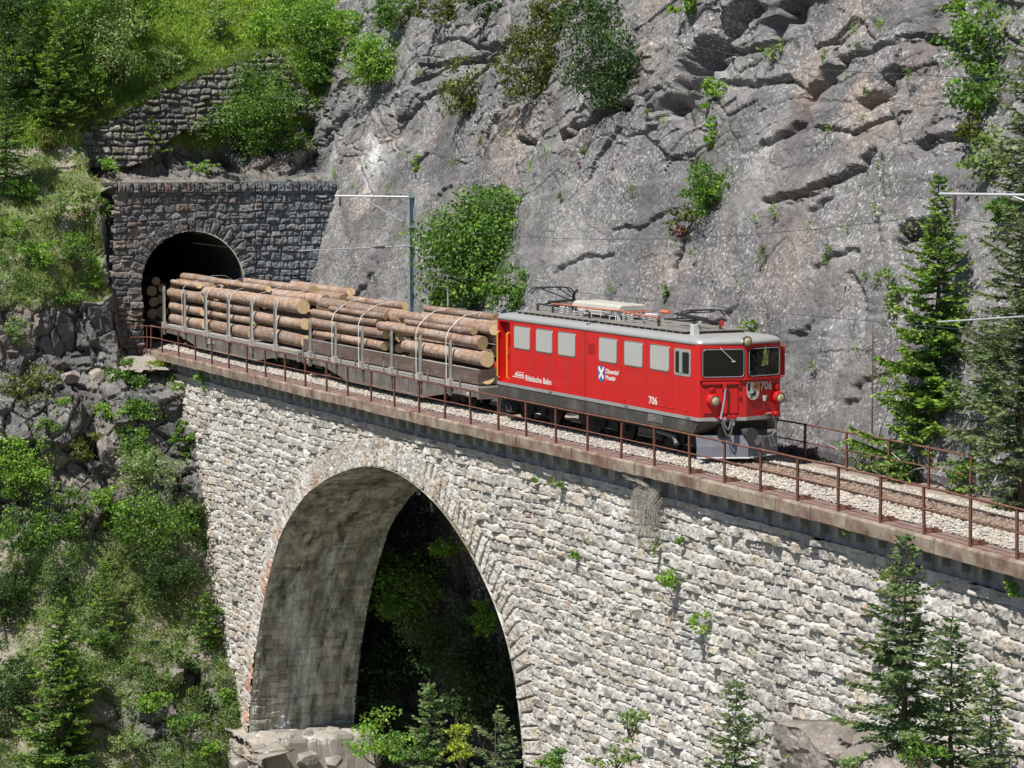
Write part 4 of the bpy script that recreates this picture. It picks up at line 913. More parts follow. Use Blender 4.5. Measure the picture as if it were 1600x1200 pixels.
        b = MB(); b.tube([pt2(.84, 0, 1.28), pt2(.84, .2, 1.28)], [.07, .06], 10); b.tube([pt2(1.02, 0, 1.27), pt2(1.02, .22, 1.27)], [.08, .075], 10); b.build('air_coupling', M['redd'], T, smooth=True)
        # shield, number, little lamp
        on = O2 if s == 1 else O2
        b = MB(); b.slab(shield_poly(.23, 2.20, .48, .50), O2+n2*.03, e2, zz, .006); sh = b.build('front_shield', M['white'], T)
        b = MB(); b.slab([(0, 0), (.10, 0), (.10, .21), (0, .21)], O2+n2*.034+e2*.01+(0, 0, 1.975), e2, zz, .003); b.build('shield_black_field', M['blackp'], sh)
        b = MB(); b.slab([(0, 0), (.215, 0), (.215, .21), (0, .21)], O2+n2*.034+e2*.235+(0, 0, 1.975), e2, zz, .003); b.build('shield_blue_field', M['blue'], sh)
        b = MB()
        for (a0, z0_, a1, z1_) in ((.0, .12, .09, .21), (.115, .12, .215, .21), (.0, .0, .09, .095), (.115, .0, .215, .095)): b.slab([(a0, z0_), (a1, z0_), (a1, z1_), (a0, z1_)], O2+n2*.037+e2*.235+(0, 0, 1.975), e2, zz, .002)
        b.build('shield_yellow_checks', M['yellow'], sh)
        b = MB()                                          # rearing black ibex
        beast = [(.02, .02), (.06, .05), (.09, .10), (.06, .13), (.02, .12), (.02, .14), (.08, .155), (.14, .15), (.17, .19), (.155, .235), (.175, .215), (.20, .21), (.21, .19), (.235, .215), (.24, .20), (.215, .175), (.235, .15), (.27, .14), (.265, .125), (.22, .13), (.20, .10), (.24, .07), (.23, .055), (.18, .085), (.14, .10), (.115, .06), (.13, .02), (.11, .015), (.085, .05), (.05, .01)]
        b.slab([(x_*1.15+.06, z_*1.0) for x_, z_ in beast][::-1], O2+n2*.034+(0, 0, 1.735), e2, zz, .003); b.build('shield_ibex', M['blackp'], sh)
        b = MB(); text_into(b, '706', O2+n2*.03+e2*.50+(0, 0, 1.98), e2, np.array(zz), .30, bold=.007); vv = np.array(b.v); b.build('front_number', M['greyletter'], T)
        c = pt2(.66, .05, 1.74); b = MB(); b.tube([c+(0, 0, .06), c-(0, 0, .08)], [.07, .05], 10); b.build('signal_cup', M['cream'], T, smooth=True)
        # wiper, card behind glass
        b = MB(); b.tube([pt(.62, .03, 3.17), pt(.64, .06, 3.12), pt(.98, .055, 2.80)], .012, 6); b.obox(pt(.98, .055, 2.79), e*.05, n*.008, (0, 0, .018)); b.build('wiper', M['cream'], T)
        b = MB(); b.slab([(.56, 2.62), (.80, 2.66), (.82, 3.05), (.64, 3.05)], O2+n2*.027, e2, zz, .003); b.obox(pt2(.68, .05, 3.10), e2*.02, n2*.01, (0, 0, .07)); b.build('window_card', M['cloth'], T)
        if s > 0: b = MB(); b.box(s*6.42-.09, s*6.42+.05, s*1.34 if s > 0 else -1.54, 1.54 if s > 0 else -1.34, 2.30, 3.12); b.build('mirror_cover', M['redd'], T, bevel=.02)
        # top headlight
        c = np.array([s*(HL+NV-.05), 0, ZT+.09]); ax = np.array([s*1., 0, 0])
        b = MB(); b.tube([c-ax*.12, c+ax*.06, c+ax*.10], [.10, .145, .14], 16); hp = b.build('roof_headlight', M['chrome'], T, smooth=True)
        b = MB(); b.tube([c+ax*.09, c+ax*.115, c+ax*.12], [.11, .08, .02], 14); b.build('roof_headlight_lens', M['lamp'], hp, smooth=True)
        # buffer, coupler, plough
        b = MB(); b.box(min(s*6.3, s*6.85), max(s*6.3, s*6.85), -.75, .75, .70, 1.13); b.build('buffer_beam', M['black'], T)
        b = MB(); b.tube([(s*6.85, .0, .80), (s*7.25, .0, .80)], .13, 14); b.tube([(s*7.25, 0, .78), (s*7.29, 0, .78)], .19, 20); b.build('centre_buffer', M['black2'], T, smooth=True)
        b = MB(); b.box(min(s*6.9, s*7.2), max(s*6.9, s*7.2), .34, .46, .42, .72); b.tube([(s*7.1, .62, .72), (s*7.18, .72, .40)], .02, 6); b.tube([(s*7.1, .74, .72), (s*7.18, .84, .42)], .02, 6); b.tube([(s*7.16, .66, .46), (s*7.18, .86, .42)], .02, 6); b.build('coupling_hook', M['skirtl'], T)
        for k in (-1, 1):
            p0, p1 = np.array([s*6.52, k*1.28]), np.array([s*7.10, k*0.0]); b = MB()
            z0_, z1_ = .13, .74; th_ = .03
            pts = [p0, p0*.3+p1*.7, p1]; vv = []
            for q in pts: vv += [(q[0], q[1], z0_), (q[0]+s*.0, q[1], (z0_+z1_)/2), (q[0]-s*.06, q[1], z1_)]
            for q in pts: vv += [(q[0]-s*th_, q[1], z0_), (q[0]-s*th_, q[1], (z0_+z1_)/2), (q[0]-s*(.06+th_), q[1], z1_)]
            f = []
            for i in range(2):
                for j in range(2): a_ = i*3+j; f += [(a_, a_+1, a_+4, a_+3), (9+a_, 9+a_+3, 9+a_+4, 9+a_+1)]
                f += [(i*3, i*3+3, 9+i*3+3, 9+i*3), (i*3+2, 9+i*3+2, 9+i*3+5, i*3+5)]
            f += [(0, 9, 10, 1), (1, 10, 11, 2), (6, 7, 16, 15), (7, 8, 17, 16)]
            b.add(vv, f); pw = b.build('snow_plough', M['plow'], T)
        b = MB(); b.tube([(s*6.53, -1.29, .12), (s*7.12, 0, .12), (s*6.53, 1.29, .12)], .022, 6); b.build('plough_edge', M['greyletter'], T)
    # ---- underside
    b = MB(); b.box(-6.2, 6.2, -1.05, 1.05, .62, 1.1); b.build('underframe', M['black'], T)
    for bx in (-4.9, 0, 4.9):
        b = MB(); b.box(bx-1.55, bx+1.55, -.92, -.80, .38, .78); b.box(bx-1.55, bx+1.55, .80, .92, .38, .78); b.box(bx-.3, bx+.3, -1.0, 1.0, .5, .9)
        for dx in (-1.05, 1.05): b.box(bx+dx-.16, bx+dx+.16, -1.02, -.9, .35, .66); b.box(bx+dx-.16, bx+dx+.16, .9, 1.02, .35, .66)
        for k in range(5): b.tube([(bx-.32+k*.16, -.98, .34), (bx-.32+k*.16, -.98, .6)], .05, 8)
        bo = b.build('bogie', M['black'], T, bevel=.01)
        for dx in (-1.05, 1.05):
            b = MB(); b.tube([(bx+dx, -.62, .53), (bx+dx, -.50, .53)], .53, 28); b.tube([(bx+dx, .50, .53), (bx+dx, .62, .53)], .53, 28); b.tube([(bx+dx, -.6, .53), (bx+dx, .6, .53)], .08, 10); b.build('wheelset', M['black'], bo)  # near-black wheels: deep shade under the locomotive put into their colour
    b = MB(); b.tube([(3.9, -1.1, .62), (4.9, -1.1, .56)], .06, 10); b.tube([(4.9, -1.1, .56), (5.05, -1.12, .36)], .08, 10); b.build('brake_cylinder', M['skirtl'], T, smooth=True)
    b = MB(); b.box(-6.3, -5.95, -1.15, -.95, .28, .33); b.box(-6.3, -6.26, -1.15, -1.1, .33, .8); b.box(-5.99, -5.95, -1.15, -1.1, .33, .8); b.box(-6.3, -5.95, -1.15, -.95, .55, .59); b.build('cab_steps', M['skirt'], T)
    # ---- roof deck and equipment
    zr = ZT+.205
    for (a, c) in ((-5.9, SX-.1), (SX+.1, 5.25)):
        b = MB(); b.box(a, c, -.98, .98, zr+.055, zr+.085)
        x = a+.1
        while x < c: b.box(x-.02, x+.02, -.97, -.93, zr-.03, zr+.055); b.box(x-.02, x+.02, .93, .97, zr-.03, zr+.055); x += .42
        b.build('roof_walkway', M['roofdk'], T)
        b = MB(); b.box(a, c, -.93, .93, zr-.02, zr+.03); b.build('roof_hatch', M['black'], T)
    z1 = zr+.085
    def insul(x, y, h=.22, m='porc', r_=.055):
        b = MB(); pr = [(r_*.7, 0)]
        for k in range(4): z_ = h*(k+.3)/4; pr += [(r_*.6, z_), (r_*1.35, z_+h*.06), (r_*.6, z_+h*.14)]
        pr += [(r_*.5, h)]; b.lathe((x, y, z1), pr, 10); b.build('insulator', M[m], T, smooth=True)
    # cream transformer cowl on open frame
    b = MB(); sec = [(-.52, .30), (-.50, .40), (-.40, .46), (.40, .46), (.50, .40), (.52, .30)]
    vv = [(x, y, z1+z) for x in (-2.9, -2.75, .1, .25) for (y, z) in [((yy if x in (-2.75, .1) else yy*.92), (zz_ if x in (-2.75, .1) else zz_-.02)) for yy, zz_ in sec]]
    n = 6; f = [(i*n+k, i*n+k+1, (i+1)*n+k+1, (i+1)*n+k) for i in range(3) for k in range(n-1)]+[tuple(range(n))[::-1], tuple(range(3*n, 4*n))]+[(i*n, (i+1)*n, (i+1)*n+n-1, i*n+n-1) for i in range(3)]
    b.add(vv, f); cw = b.build('resistor_cowl', M['cream'], T, bevel=.015)
    b = MB()
    for x in (-2.7, -2.1, -1.5, -.9, -.3, .1):
        for y in (-.48, .48): b.tube([(x, y*1.05, z1), (x, y, z1+.31)], .014, 5)
    for y in (-.5, .5): b.tube([(-2.75, y, z1+.12), (.15, y, z1+.12)], .012, 5); b.tube([(-2.75, y, z1+.22), (.15, y, z1+.22)], .012, 5)
    b.box(.12, .16, -.46, -.36, z1, z1+.32); b.box(.12, .16, .36, .46, z1, z1+.32); b.build('cowl_frame', M['greyletter'], cw)
    for (x, y, m) in ((-4.3, -.45, 'porc'), (-3.7, -.45, 'porcw'), (-3.45, -.5, 'porcw'), (-3.2, -.45, 'porcw'), (-1.75, -.72, 'porcw'), (-1.2, -.72, 'porc'), (.55, -.45, 'porcw'), (.75, -.4, 'porc'), (.95, -.5, 'porcw'), (1.25, -.55, 'porcw'), (1.7, -.4, 'porcw'), (2.9, -.55, 'porc'), (.7, .35, 'porcw'), (1.3, .3, 'porc'), (-3.6, .4, 'porc'), (-4.4, .4, 'porc'), (3.3, .4, 'porc'), (4.9, -.35, 'porc'), (4.9, .35, 'porc'), (-5.5, -.4, 'porc'), (-5.5, .4, 'porc')): insul(x, y, .24 if m == 'porcw' else .2, m)
    b = MB(); h = z1+.27; b.tube([(-4.4, -.45, h), (-3.2, -.48, h+.03), (-1.2, -.72, h+.02), (.55, -.45, h+.04)], .022, 7); b.tube([(.55, -.45, h), (1.25, -.55, h), (2.9, -.55, h-.03)], .022, 7); b.tube([(.7, .35, h), (.75, -.4, h+.02)], .022, 7); b.tube([(1.6, .25, h+.05), (2.05, .25, h+.05)], .06, 8); b.build('busbar', M['orange'], T, smooth=True)
    b = MB(); b.tube([(.9, .1, z1+.20), (1.5, .12, z1+.22), (1.65, .12, z1+.22)], [.05, .06, .03], 10); b.build('main_switch', M['porcw'], T, smooth=True)
    b = MB(); b.box(5.32, 5.52, -.86, -.66, ZT+.17, ZT+.48); b.tube([(5.44, -.74, ZT+.45), (5.70, -.72, ZT+.56)], .03, 6); b.build('roof_vent', M['porcw'], T, bevel=.02)
    b = MB(); b.tube([(-6.2, -.5, zr-.02), (-6.15, -.5, zr+.1), (-6.0, -.45, zr+.12)], .05, 8); b.tube([(-5.5, -.9, zr), (-5.4, -.9, zr+.08)], .07, 8); b.build('roof_whistle', M['steell'], T, smooth=True)
    # pantographs: single-arm, folded (front) and slightly risen (rear)
    def panto(x0, sgn, lift):
        b = MB(); zb = z1+.2
        for y in (-.38, .38): b.tube([(x0-.9, y, zb), (x0+.9, y, zb)], .024, 6)
        for x in (-.9, 0, .9): b.tube([(x0+x, -.42, zb), (x0+x, .42, zb)], .024, 6)
        p = b.build('pantograph', M['panto'], T, smooth=True)
        k = (x0-sgn*.85, 0, zb+.05); el = (x0+sgn*.95, 0, zb+.12+lift*.35); hd = (x0-sgn*.65, 0, zb+.22+lift)
        b = MB(); b.tube([(k[0], 0, k[2]), el], [.05, .04], 8); b.tube([(k[0], .1, k[2]+.04), (el[0], .05, el[2]+.03)], .012, 5); b.build('lower_arm', M['panto'], p, smooth=True)
        b = MB()
        for y in (-.30, .30): b.tube([(el[0], y*.3, el[2]), hd[:1]+(y,)+hd[2:]], .02, 6)
        b.build('upper_arm', M['panto'], p, smooth=True)
        b = MB()
        for dx in (-.14, .14): b.tube([(hd[0]+dx, -.78, hd[2]-.14), (hd[0]+dx, -.62, hd[2]+.02), (hd[0]+dx, -.4, hd[2]+.06), (hd[0]+dx, .4, hd[2]+.06), (hd[0]+dx, .62, hd[2]+.02), (hd[0]+dx, .78, hd[2]-.14)], .02, 6)
        b.tube([(hd[0]-.14, .3, hd[2]+.02), (hd[0]+.14, .3, hd[2]+.02)], .015, 5); b.tube([(hd[0]-.14, -.3, hd[2]+.02), (hd[0]+.14, -.3, hd[2]+.02)], .015, 5)
        b.build('contact_bow', M['panto'], p, smooth=True)
    panto(-4.7, 1, .26); panto(3.9, -1, .05)
    b = MB()
    b.tube([(-3.80, 0, z1+.10), (-3.72, 0, z1+.62), (-3.46, 0, z1+.74)], [.05, .05, .03], 6)
    b.build('pantograph_horn', M['black'], T)
    b = MB(); b.tube([(5.1, .3, z1+.1), (5.1, .3, z1+.26)], .05, 8); b.build('roof_lamp', M['redd'], T, smooth=True)
    return T
M['black2'] = mat('buffer_grey', (.05, .05, .05), .5)
M['redd'] = mat('dark_red_paint', (.42, .012, .012), .45, var=.1, vscale=5)
M['skirtl'] = mat('grey_plate', (.11, .11, .108), .5, var=.1, vscale=5)
M['panto'] = mat('pantograph_steel', (.045, .045, .045), .45, .4)
LOCO = build_loco()

# ================================================================== WAGONS
def frame_xf(cx):
    a = math.atan2(ycf(cx+6)-ycf(cx-6), 12); return (cx, (ycf(cx+6)+ycf(cx-6))/2, 0), a
def wagon_common(T, hl, board):
    b = MB(); b.box(-hl, hl, -1.22, 1.22, .86, .93); b.build('floor', M['wagonl'], T)
    for s in (-1, 1):
        y = s*1.16; b = MB(); bz = .40 if not board else .42
        poly = [(-hl+.1, .85), (-hl+.1, .55), (-hl*.72, .52), (-hl*.45, .20), (hl*.45, .20), (hl*.72, .52), (hl-.1, .55), (hl-.1, .85)]
        n = len(poly); yo, yi = y+.02*s, y-.04*s; vv = [(x, yo, z) for x, z in poly]+[(x, yi, z) for x, z in poly]
        if s > 0: f = [tuple(range(n)), tuple(range(n, 2*n))[::-1]]
        else: f = [tuple(range(n))[::-1], tuple(range(n, 2*n))]
        b.add(vv, f+[(i, (i+1) % n, n+(i+1) % n, n+i) for i in range(n)])
        b.box(-hl, hl, min(y, y+.05*s), max(y, y+.05*s), .78, .858, 1)
        b.box(-hl*.45, hl*.45, min(y, y+.06*s), max(y, y+.06*s), .17, .215, 1)
        x = -hl+.6
        while x < hl-.4:
            b.box(x-.02, x+.02, min(y, y+.045*s), max(y, y+.045*s), .3 if abs(x) < hl*.45 else .57, .78); x += .85
        b.build('side_sill', [M['wagon'], M['wagonl']], T)
    for s in (-1, 1):
        b = MB(); b.box(min(s*hl, s*(hl-.12)), max(s*hl, s*(hl-.12)), -1.2, 1.2, .50, .858); b.build('end_beam', M['wagon'], T)
        b = MB(); b.tube([(s*hl, 0, .70), (s*(hl+.42), 0, .70)], .09, 10); b.tube([(s*(hl+.42), 0, .70), (s*(hl+.46), 0, .70)], .2, 14); b.tube([(s*(hl+.1), .5, .6), (s*(hl+.2), .55, .35), (s*(hl+.4), .5, .3)], .03, 6); b.build('buffer', M['black'], T, smooth=True)
        bx = s*(hl-2.6)
        b = MB(); b.box(bx-1.15, bx+1.15, -.86, -.74, .28, .52); b.box(bx-1.15, bx+1.15, .74, .86, .28, .52); b.box(bx-.15, bx+.15, -.9, .9, .3, .6)
        for dx in (-.75, .75): b.box(bx+dx-.14, bx+dx+.14, -.96, -.84, .25, .52); b.box(bx+dx-.14, bx+dx+.14, .84, .96, .25, .52)
        bo = b.build('bogie', M['black'], T, bevel=.01)
        for dx in (-.75, .75):
            b = MB(); b.tube([(bx+dx, -.62, .38), (bx+dx, -.50, .38)], .38, 22); b.tube([(bx+dx, .5, .38), (bx+dx, .62, .38)], .38, 22); b.tube([(bx+dx, -.6, .38), (bx+dx, .6, .38)], .07, 8); b.build('wheelset', M['black'], bo)
def stakes(T, xs, z0, z1, wdt, white):
    s0 = None
    for s in (-1, 1):
        for x in xs:
            b = MB(); y = s*1.25; a, c = wdt, wdt*.6
            b.add([(x-a, y-.04, z0), (x+a, y-.04, z0), (x+a, y+.04, z0), (x-a, y+.04, z0), (x-c, y-.03-s*.02, z1), (x+c, y-.03-s*.02, z1), (x+c, y+.03-s*.02, z1), (x-c, y+.03-s*.02, z1)],
                  [(0, 3, 2, 1), (4, 5, 6, 7), (0, 1, 5, 4), (1, 2, 6, 5), (2, 3, 7, 6), (3, 0, 4, 7)])
            b.box(x-a*.35, x+a*.35, y+s*.04, y+s*.055, z0+.1, z1-.12, 1) if s < 0 else None
            st = b.build('stake', [M['stake'], M['wagon']], T, bevel=.006)
            b = MB(); b.box(x-a-.04, x+a+.04, y-.075, y+.075, z0-.16, z0+.09); b.box(x-a*.8, x+a*.8, y-.05, y+.05, z0-.48, z0-.16, 1); b.build('stake_socket', [M['wagonl'], M['wagon']], T, bevel=.006)
X1 = -34.9; L1, A1 = frame_xf(X1)
W1 = thing('flat_wagon', L1, 'grey flat wagon with six pale stakes carrying logs just outside the tunnel mouth', 'wagon', rz=A1)
wagon_common(W1, 9.2, False); stakes(W1, [x-X1 for x in (-43.95, -40.75, -37.6, -34.4, -31.3, -28.3)], .93, 2.63, .13, True)
b = MB(); b.box(-2.6, -2.25, -1.21, -1.17, .45, .72); b.box(-2.0, -1.7, -1.21, -1.17, .5, .62); b.build('label_frame', M['stake'], W1)
X2 = -16.75; L2, A2 = frame_xf(X2)
W2 = thing('low_sided_wagon', L2, 'brown low sided wagon carrying two log stacks coupled behind the red locomotive', 'wagon', rz=A2)
wagon_common(W2, 8.45, True); stakes(W2, [x-X2 for x in (-24.2, -21.45, -18.7, -15.85, -13.2, -10.55)], .93, 2.30, .065, False)
for s in (-1, 1):
    xs_ = [-8.4, -5.6, -2.8, 0, 2.8, 5.6, 8.4]
    for a, c in zip(xs_[:-1], xs_[1:]):
        b = MB(); b.box(a+.02, c-.02, min(s*1.14, s*1.19), max(s*1.14, s*1.19), .985, 1.22); b.box(a+.02, c-.02, min(s*1.14, s*1.19), max(s*1.14, s*1.19), 1.225, 1.45); b.box(a+.02, c-.02, min(s*1.13, s*1.20), max(s*1.13, s*1.20), 1.452, 1.475, 1); b.build('side_board', [M['board'], M['wagonl']], W2)
        b = MB()
        for x in (a+.12, (a+c)/2): b.box(x-.04, x+.04, min(s*1.19, s*1.25), max(s*1.19, s*1.25), .82, 1.18); b.box(x-.08, x+.08, min(s*1.19, s*1.24), max(s*1.19, s*1.24), 1.0, 1.06); b.build('board_hinge', M['wagon'], W2, bevel=.006); b = MB()
    b = MB(); b.box(min(s*8.42, s*8.37), max(s*8.42, s*8.37), -1.13, 1.13, .985, 1.22); b.box(min(s*8.42, s*8.37), max(s*8.42, s*8.37), -1.13, 1.13, 1.23, 1.46); b.build('end_board', M['board'], W2)
    b = MB(); b.tube([(s*7.9, -1.22, .62), (s*7.7, -1.26, .60)], .09, 10); b.build('lamp_bracket', M['wagonl'], W2)
# ---- logs
def log_mesh(L, r0, r1, seed):
    g = np.random.default_rng(seed); n, m = 16, max(6, int(L/.55)); vv = []
    bend = g.uniform(-.03, .03, 2)
    for i in range(m+1):
        t = i/m; r_ = r0*(1-t)+r1*t; c = np.array([(t-.5)*L, bend[0]*math.sin(PI*t), bend[1]*math.sin(PI*t)])
        for j in range(n):
            a = 2*PI*j/n; q = r_*(1+.05*g.standard_normal()*.5+.03*math.sin(3*a+seed)); 
            ex_ = 0
            if i in (0, m): ex_ = (1 if i == m else -1)*(.05*math.sin(a+seed)); q *= .97
            vv.append(c+np.array([ex_, q*math.cos(a), q*math.sin(a)]))
    f = [(i*n+j, i*n+(j+1) % n, (i+1)*n+(j+1) % n, (i+1)*n+j) for i in range(m) for j in range(n)]; mi = [0]*len(f)
    f += [tuple(range(n))[::-1], tuple(range(m*n, m*n+n))]; mi += [1, 1]
    for _ in range(4):                                       # branch stubs
        t = g.uniform(.1, .9); a = g.uniform(0, 2*PI); r_ = r0*(1-t)+r1*t; c = np.array([(t-.5)*L, r_*math.cos(a)*.97, r_*math.sin(a)*.97]); s = .035
        o = np.array([0, math.cos(a), math.sin(a)]); k = len(vv)
        vv += [c+np.array([s, 0, 0]), c-np.array([s, 0, 0]), c+np.cross(o, [s, 0, 0]), c+o*s*1.3]; f += [(k, k+2, k+3), (k+2, k+1, k+3), (k+1, k, k+3)]; mi += [0, 0, 0]
    return vv, f, mi
ORD = ['bottom', 'second', 'third', 'fourth', 'fifth', 'sixth', 'seventh']; COLN = ['near side', 'second', 'third', 'far side']
NLOG = [0]
def add_log(base, ang, x0, x1, y, z, r_, label, group):
    NLOG[0] += 1; sd = 1000+NLOG[0]; g = np.random.default_rng(sd); L = x1-x0; big = g.random() < .75
    ra, rb = (r_*.86, r_) if big else (r_, r_*.86)
    vv, f, mi = log_mesh(L, ra, rb, sd)
    b = MB(); b.v = [tuple(v) for v in vv]; b.f = f; b.m = mi
    o = b.build('log', [M['bark'], M['end']], smooth=True)
    cx = (x0+x1)/2; ca, sa = math.cos(ang), math.sin(ang)
    o.location = (base[0]+cx*ca-y*sa, base[1]+cx*sa+y*ca, z); o.rotation_euler = (0, R(g.uniform(-.25, .25)), ang+R(g.uniform(-.35, .35)))
    tag(o, label, 'log', group); return o
def stack(base, X0, ang, xa, xb, zf, zmax, near, sname, seed, top=True):
    g = np.random.default_rng(seed); xa -= X0; xb -= X0; cols = [-.86, -.30, .30, .86]; tops = []
    for ci, cy in enumerate(cols):
        z = zf; k = 0
        while True:
            if ci == 0:
                if k >= len(near): break
                r_ = near[k][1]; zc = near[k][0]; xe = xb+near[k][2]; xs_ = xa+(near[k][3] if len(near[k]) > 3 else 0)
            else:
                r_ = g.uniform(.16, .25); zc = z+r_*.96; xe = xb+g.uniform(-.55, .2); xs_ = xa+g.uniform(-.1, .3)
                if zc+r_ > zmax: break
            sz = 'thick' if r_ > .25 else ('thin' if r_ < .19 else 'medium'); add_log(base, ang, xs_, xe, cy+g.uniform(-.02, .02), zc, min(r_*(.90 if ci == 0 else .88), .33), f'{sz} pine log, {ORD[k]} from below, {COLN[ci]} column, {sname}', 'pine logs loaded on the wagons')
            z = zc+r_*.98; k += 1
        tops.append(z)
    if top:
        for q, cy in enumerate((-.55, 0, .55)):
            zt = max(tops[q], tops[q+1]); r_ = g.uniform(.17, .25); add_log(base, ang, xa+g.uniform(-.1, .3), xb+g.uniform(-.5, .3), cy, zt+r_*.62, r_, f'pine log crowning the {sname}, {["on the near side", "in the middle", "on the far side"][q]}', 'pine logs loaded on the wagons')
B1 = (L1[0], L1[1], 0); B2 = (L2[0], L2[1], 0)
stack(B1, X1, A1, -44.05, -38.5, .94, 2.75, [(1.20, .26, -.25), (1.74, .24, -.55), (2.33, .31, 0)], 'stack beside the tunnel mouth', 5)
stack(B1, X1, A1, -38.35, -31.9, .94, 2.6, [(1.22, .29, -.3), (1.72, .17, .2), (2.16, .22, -.05)], 'middle stack of grey wagon', 6, top=False)
stack(B1, X1, A1, -31.7, -25.75, .94, 2.6, [(1.28, .33, .15), (1.95, .30, .05)], 'front stack of grey wagon', 8, top=False)
for (xa, xb, y, z, r_, lb) in ((-38.6, -25.9, -.88, 2.62, .29, 'longest thick pine log along the top near edge of the grey wagon'), (-38.0, -25.4, -.20, 2.86, .24, 'long pine log on top of the grey wagon, second from the near edge'), (-36.5, -24.8, .40, 2.9, .28, 'long pine log on top of the grey wagon, third from the near edge'), (-36, -27.6, .1, 3.18, .18, 'pale pine log topmost in the middle of the grey wagon'), (-31.5, -24.6, .62, 3.22, .19, 'short pine log topmost at the front end of the grey wagon'), (-37.9, -31.9, .85, 2.85, .22, 'pine log on top of the grey wagon at its far edge')):
    add_log(B1, A1, xa-X1, xb-X1, y, z, r_, lb, 'pine logs loaded on the wagons')
stack(B2, X2, A2, -24.75, -17.6, .94, 2.55, [(1.20, .24, .6), (1.66, .20, .15, .2), (2.09, .24, .35), (2.47, .18, -.3)], 'rear stack of brown wagon', 15)
stack(B2, X2, A2, -15.9, -8.55, .94, 2.75, [(1.22, .26, .2), (1.80, .30, .15, .6), (2.34, .25, -.15, -1.8)], 'front stack of brown wagon', 16)
for (xa, xb, y, z, r_, lb) in ((-17.0, -8.3, -.62, 2.78, .18, 'thin pine log on top of the front brown wagon stack at its near edge'), (-24.9, -16.4, -.5, 2.72, .27, 'thick pine log on top of the rear brown wagon stack at its near edge')):
    add_log(B2, A2, xa-X2, xb-X2, y, z, r_, lb, 'pine logs loaded on the wagons')
for (xa, xb, y, z, r_, bs, X_, A_, lb) in ((-23.9, -18.2, .25, 3.02, .15, B2, X2, A2, 'thin pine log uppermost on the rear stack of the brown wagon'), (-22.8, -17.2, -.9, 2.72, .12, B2, X2, A2, 'thinnest pine log at the near shoulder of the rear brown wagon stack'), (-15.6, -9.6, .0, 3.06, .15, B2, X2, A2, 'thin pine log uppermost on the front stack of the brown wagon'), (-15.2, -9.2, -.95, 2.66, .12, B2, X2, A2, 'thinnest pine log at the near shoulder of the front brown wagon stack'), (-43.6, -39.4, -.95, 2.86, .13, B1, X1, A1, 'thin pine log at the near shoulder of the rearmost stack'), (-43.9, -38.0, -.35, 3.06, .17, B1, X1, A1, 'pine log uppermost on the rearmost stack next to the tunnel mouth'), (-37.6, -31.2, -.52, 3.08, .14, B1, X1, A1, 'thin pine log uppermost near the middle of the grey wagon')):
    add_log(bs, A_, xa-X_, xb-X_, y, z, r_, lb, 'pine logs loaded on the wagons')
for k, (x, y, z, r_) in enumerate([(-46.2, -.85, 1.2, .26), (-46.4, -.3, 1.25, .3), (-46.0, -.8, 1.75, .24), (-46.5, -.3, 1.85, .26), (-46.2, -.85, 2.25, .25), (-46.3, .3, 1.25, .27), (-46.3, -.3, 2.35, .22), (-46.4, .3, 1.8, .25), (-46.3, .85, 1.25, .27), (-46.3, .3, 2.35, .26), (-46.3, .85, 1.85, .26), (-46.2, -.6, 2.7, .2)]):
    add_log((-50, ycf(-50), 0), -.03, x-7.2+50, x+48.8, y, z, r_, f'pine log inside the dark tunnel, {ORD[min(6,int((z-1)//.5))]} layer from below, {["near","inner near","inner far","far"][min(3,int((y+1)/.5))]} side', 'pine logs on the wagon inside the tunnel')
W3 = thing('flat_wagon', (-51.2, ycf(-51), 0), 'flat log wagon still inside the dark tunnel mouth', 'wagon'); wagon_common(W3, 5.6, False)
# ---- straps
def strap(base, ang, X0, x, pts, label, w_=.05):
    b = MB(); pts = [np.array(p, float) for p in pts]; d_ = []
    vv = []
    for (y, z) in pts: vv += [(-w_/2, y, z), (w_/2, y, z)]
    f = [(2*i, 2*i+1, 2*i+3, 2*i+2) for i in range(len(pts)-1)]; b.add(vv, f)
    o = b.build('load_strap', M['strap']); s = o.modifiers.new('thick', 'SOLIDIFY'); s.thickness = .008; s.offset = 0
    ca, sa = math.cos(ang), math.sin(ang); o.location = (base[0]+(x-X0)*ca, base[1]+(x-X0)*sa, 0); o.rotation_euler = (0, 0, ang); tag(o, label, 'strap', 'straps over the logs')
for x, zt, lb in ((-21.75, 2.98, 'white strap over the rear stack of the brown wagon, nearer the tunnel'), (-19.0, 2.98, 'white strap over the rear stack of the brown wagon, nearer the locomotive'), (-13.5, 3.05, 'white strap over the front stack of the brown wagon, nearer the tunnel'), (-10.85, 3.05, 'white strap over the front stack of the brown wagon, last before the locomotive')):
    strap(B2, A2, X2, x, [(-1.27, .7), (-1.27, 2.35), (-1.17, 2.62), (-.85, zt-.10), (-.55, zt+.06), (0, zt+.16), (.6, zt+.1), (1.0, zt-.25), (1.27, 2.3), (1.27, .7)], lb, .05)
for x, lb in ((-41.0, 'thin grey strap over the rearmost logs beside the tunnel mouth'), (-37.3, 'thin grey strap over the grey wagon beside its third stake'), (-34.1, 'thin grey strap over the grey wagon beside its fourth stake'), (-31.0, 'thin grey strap over the grey wagon beside its fifth stake'), (-28.0, 'thin grey strap over the grey wagon beside its last stake')):
    strap(B1, A1, X1, x, [(-1.28, .7), (-1.29, 2.4), (-1.20, 2.72), (-.98, 2.91), (-.6, 3.0), (-.2, 3.12), (.2, 3.22), (.7, 3.2), (1.0, 3.05), (1.27, 2.6), (1.27, .7)], lb, .035)

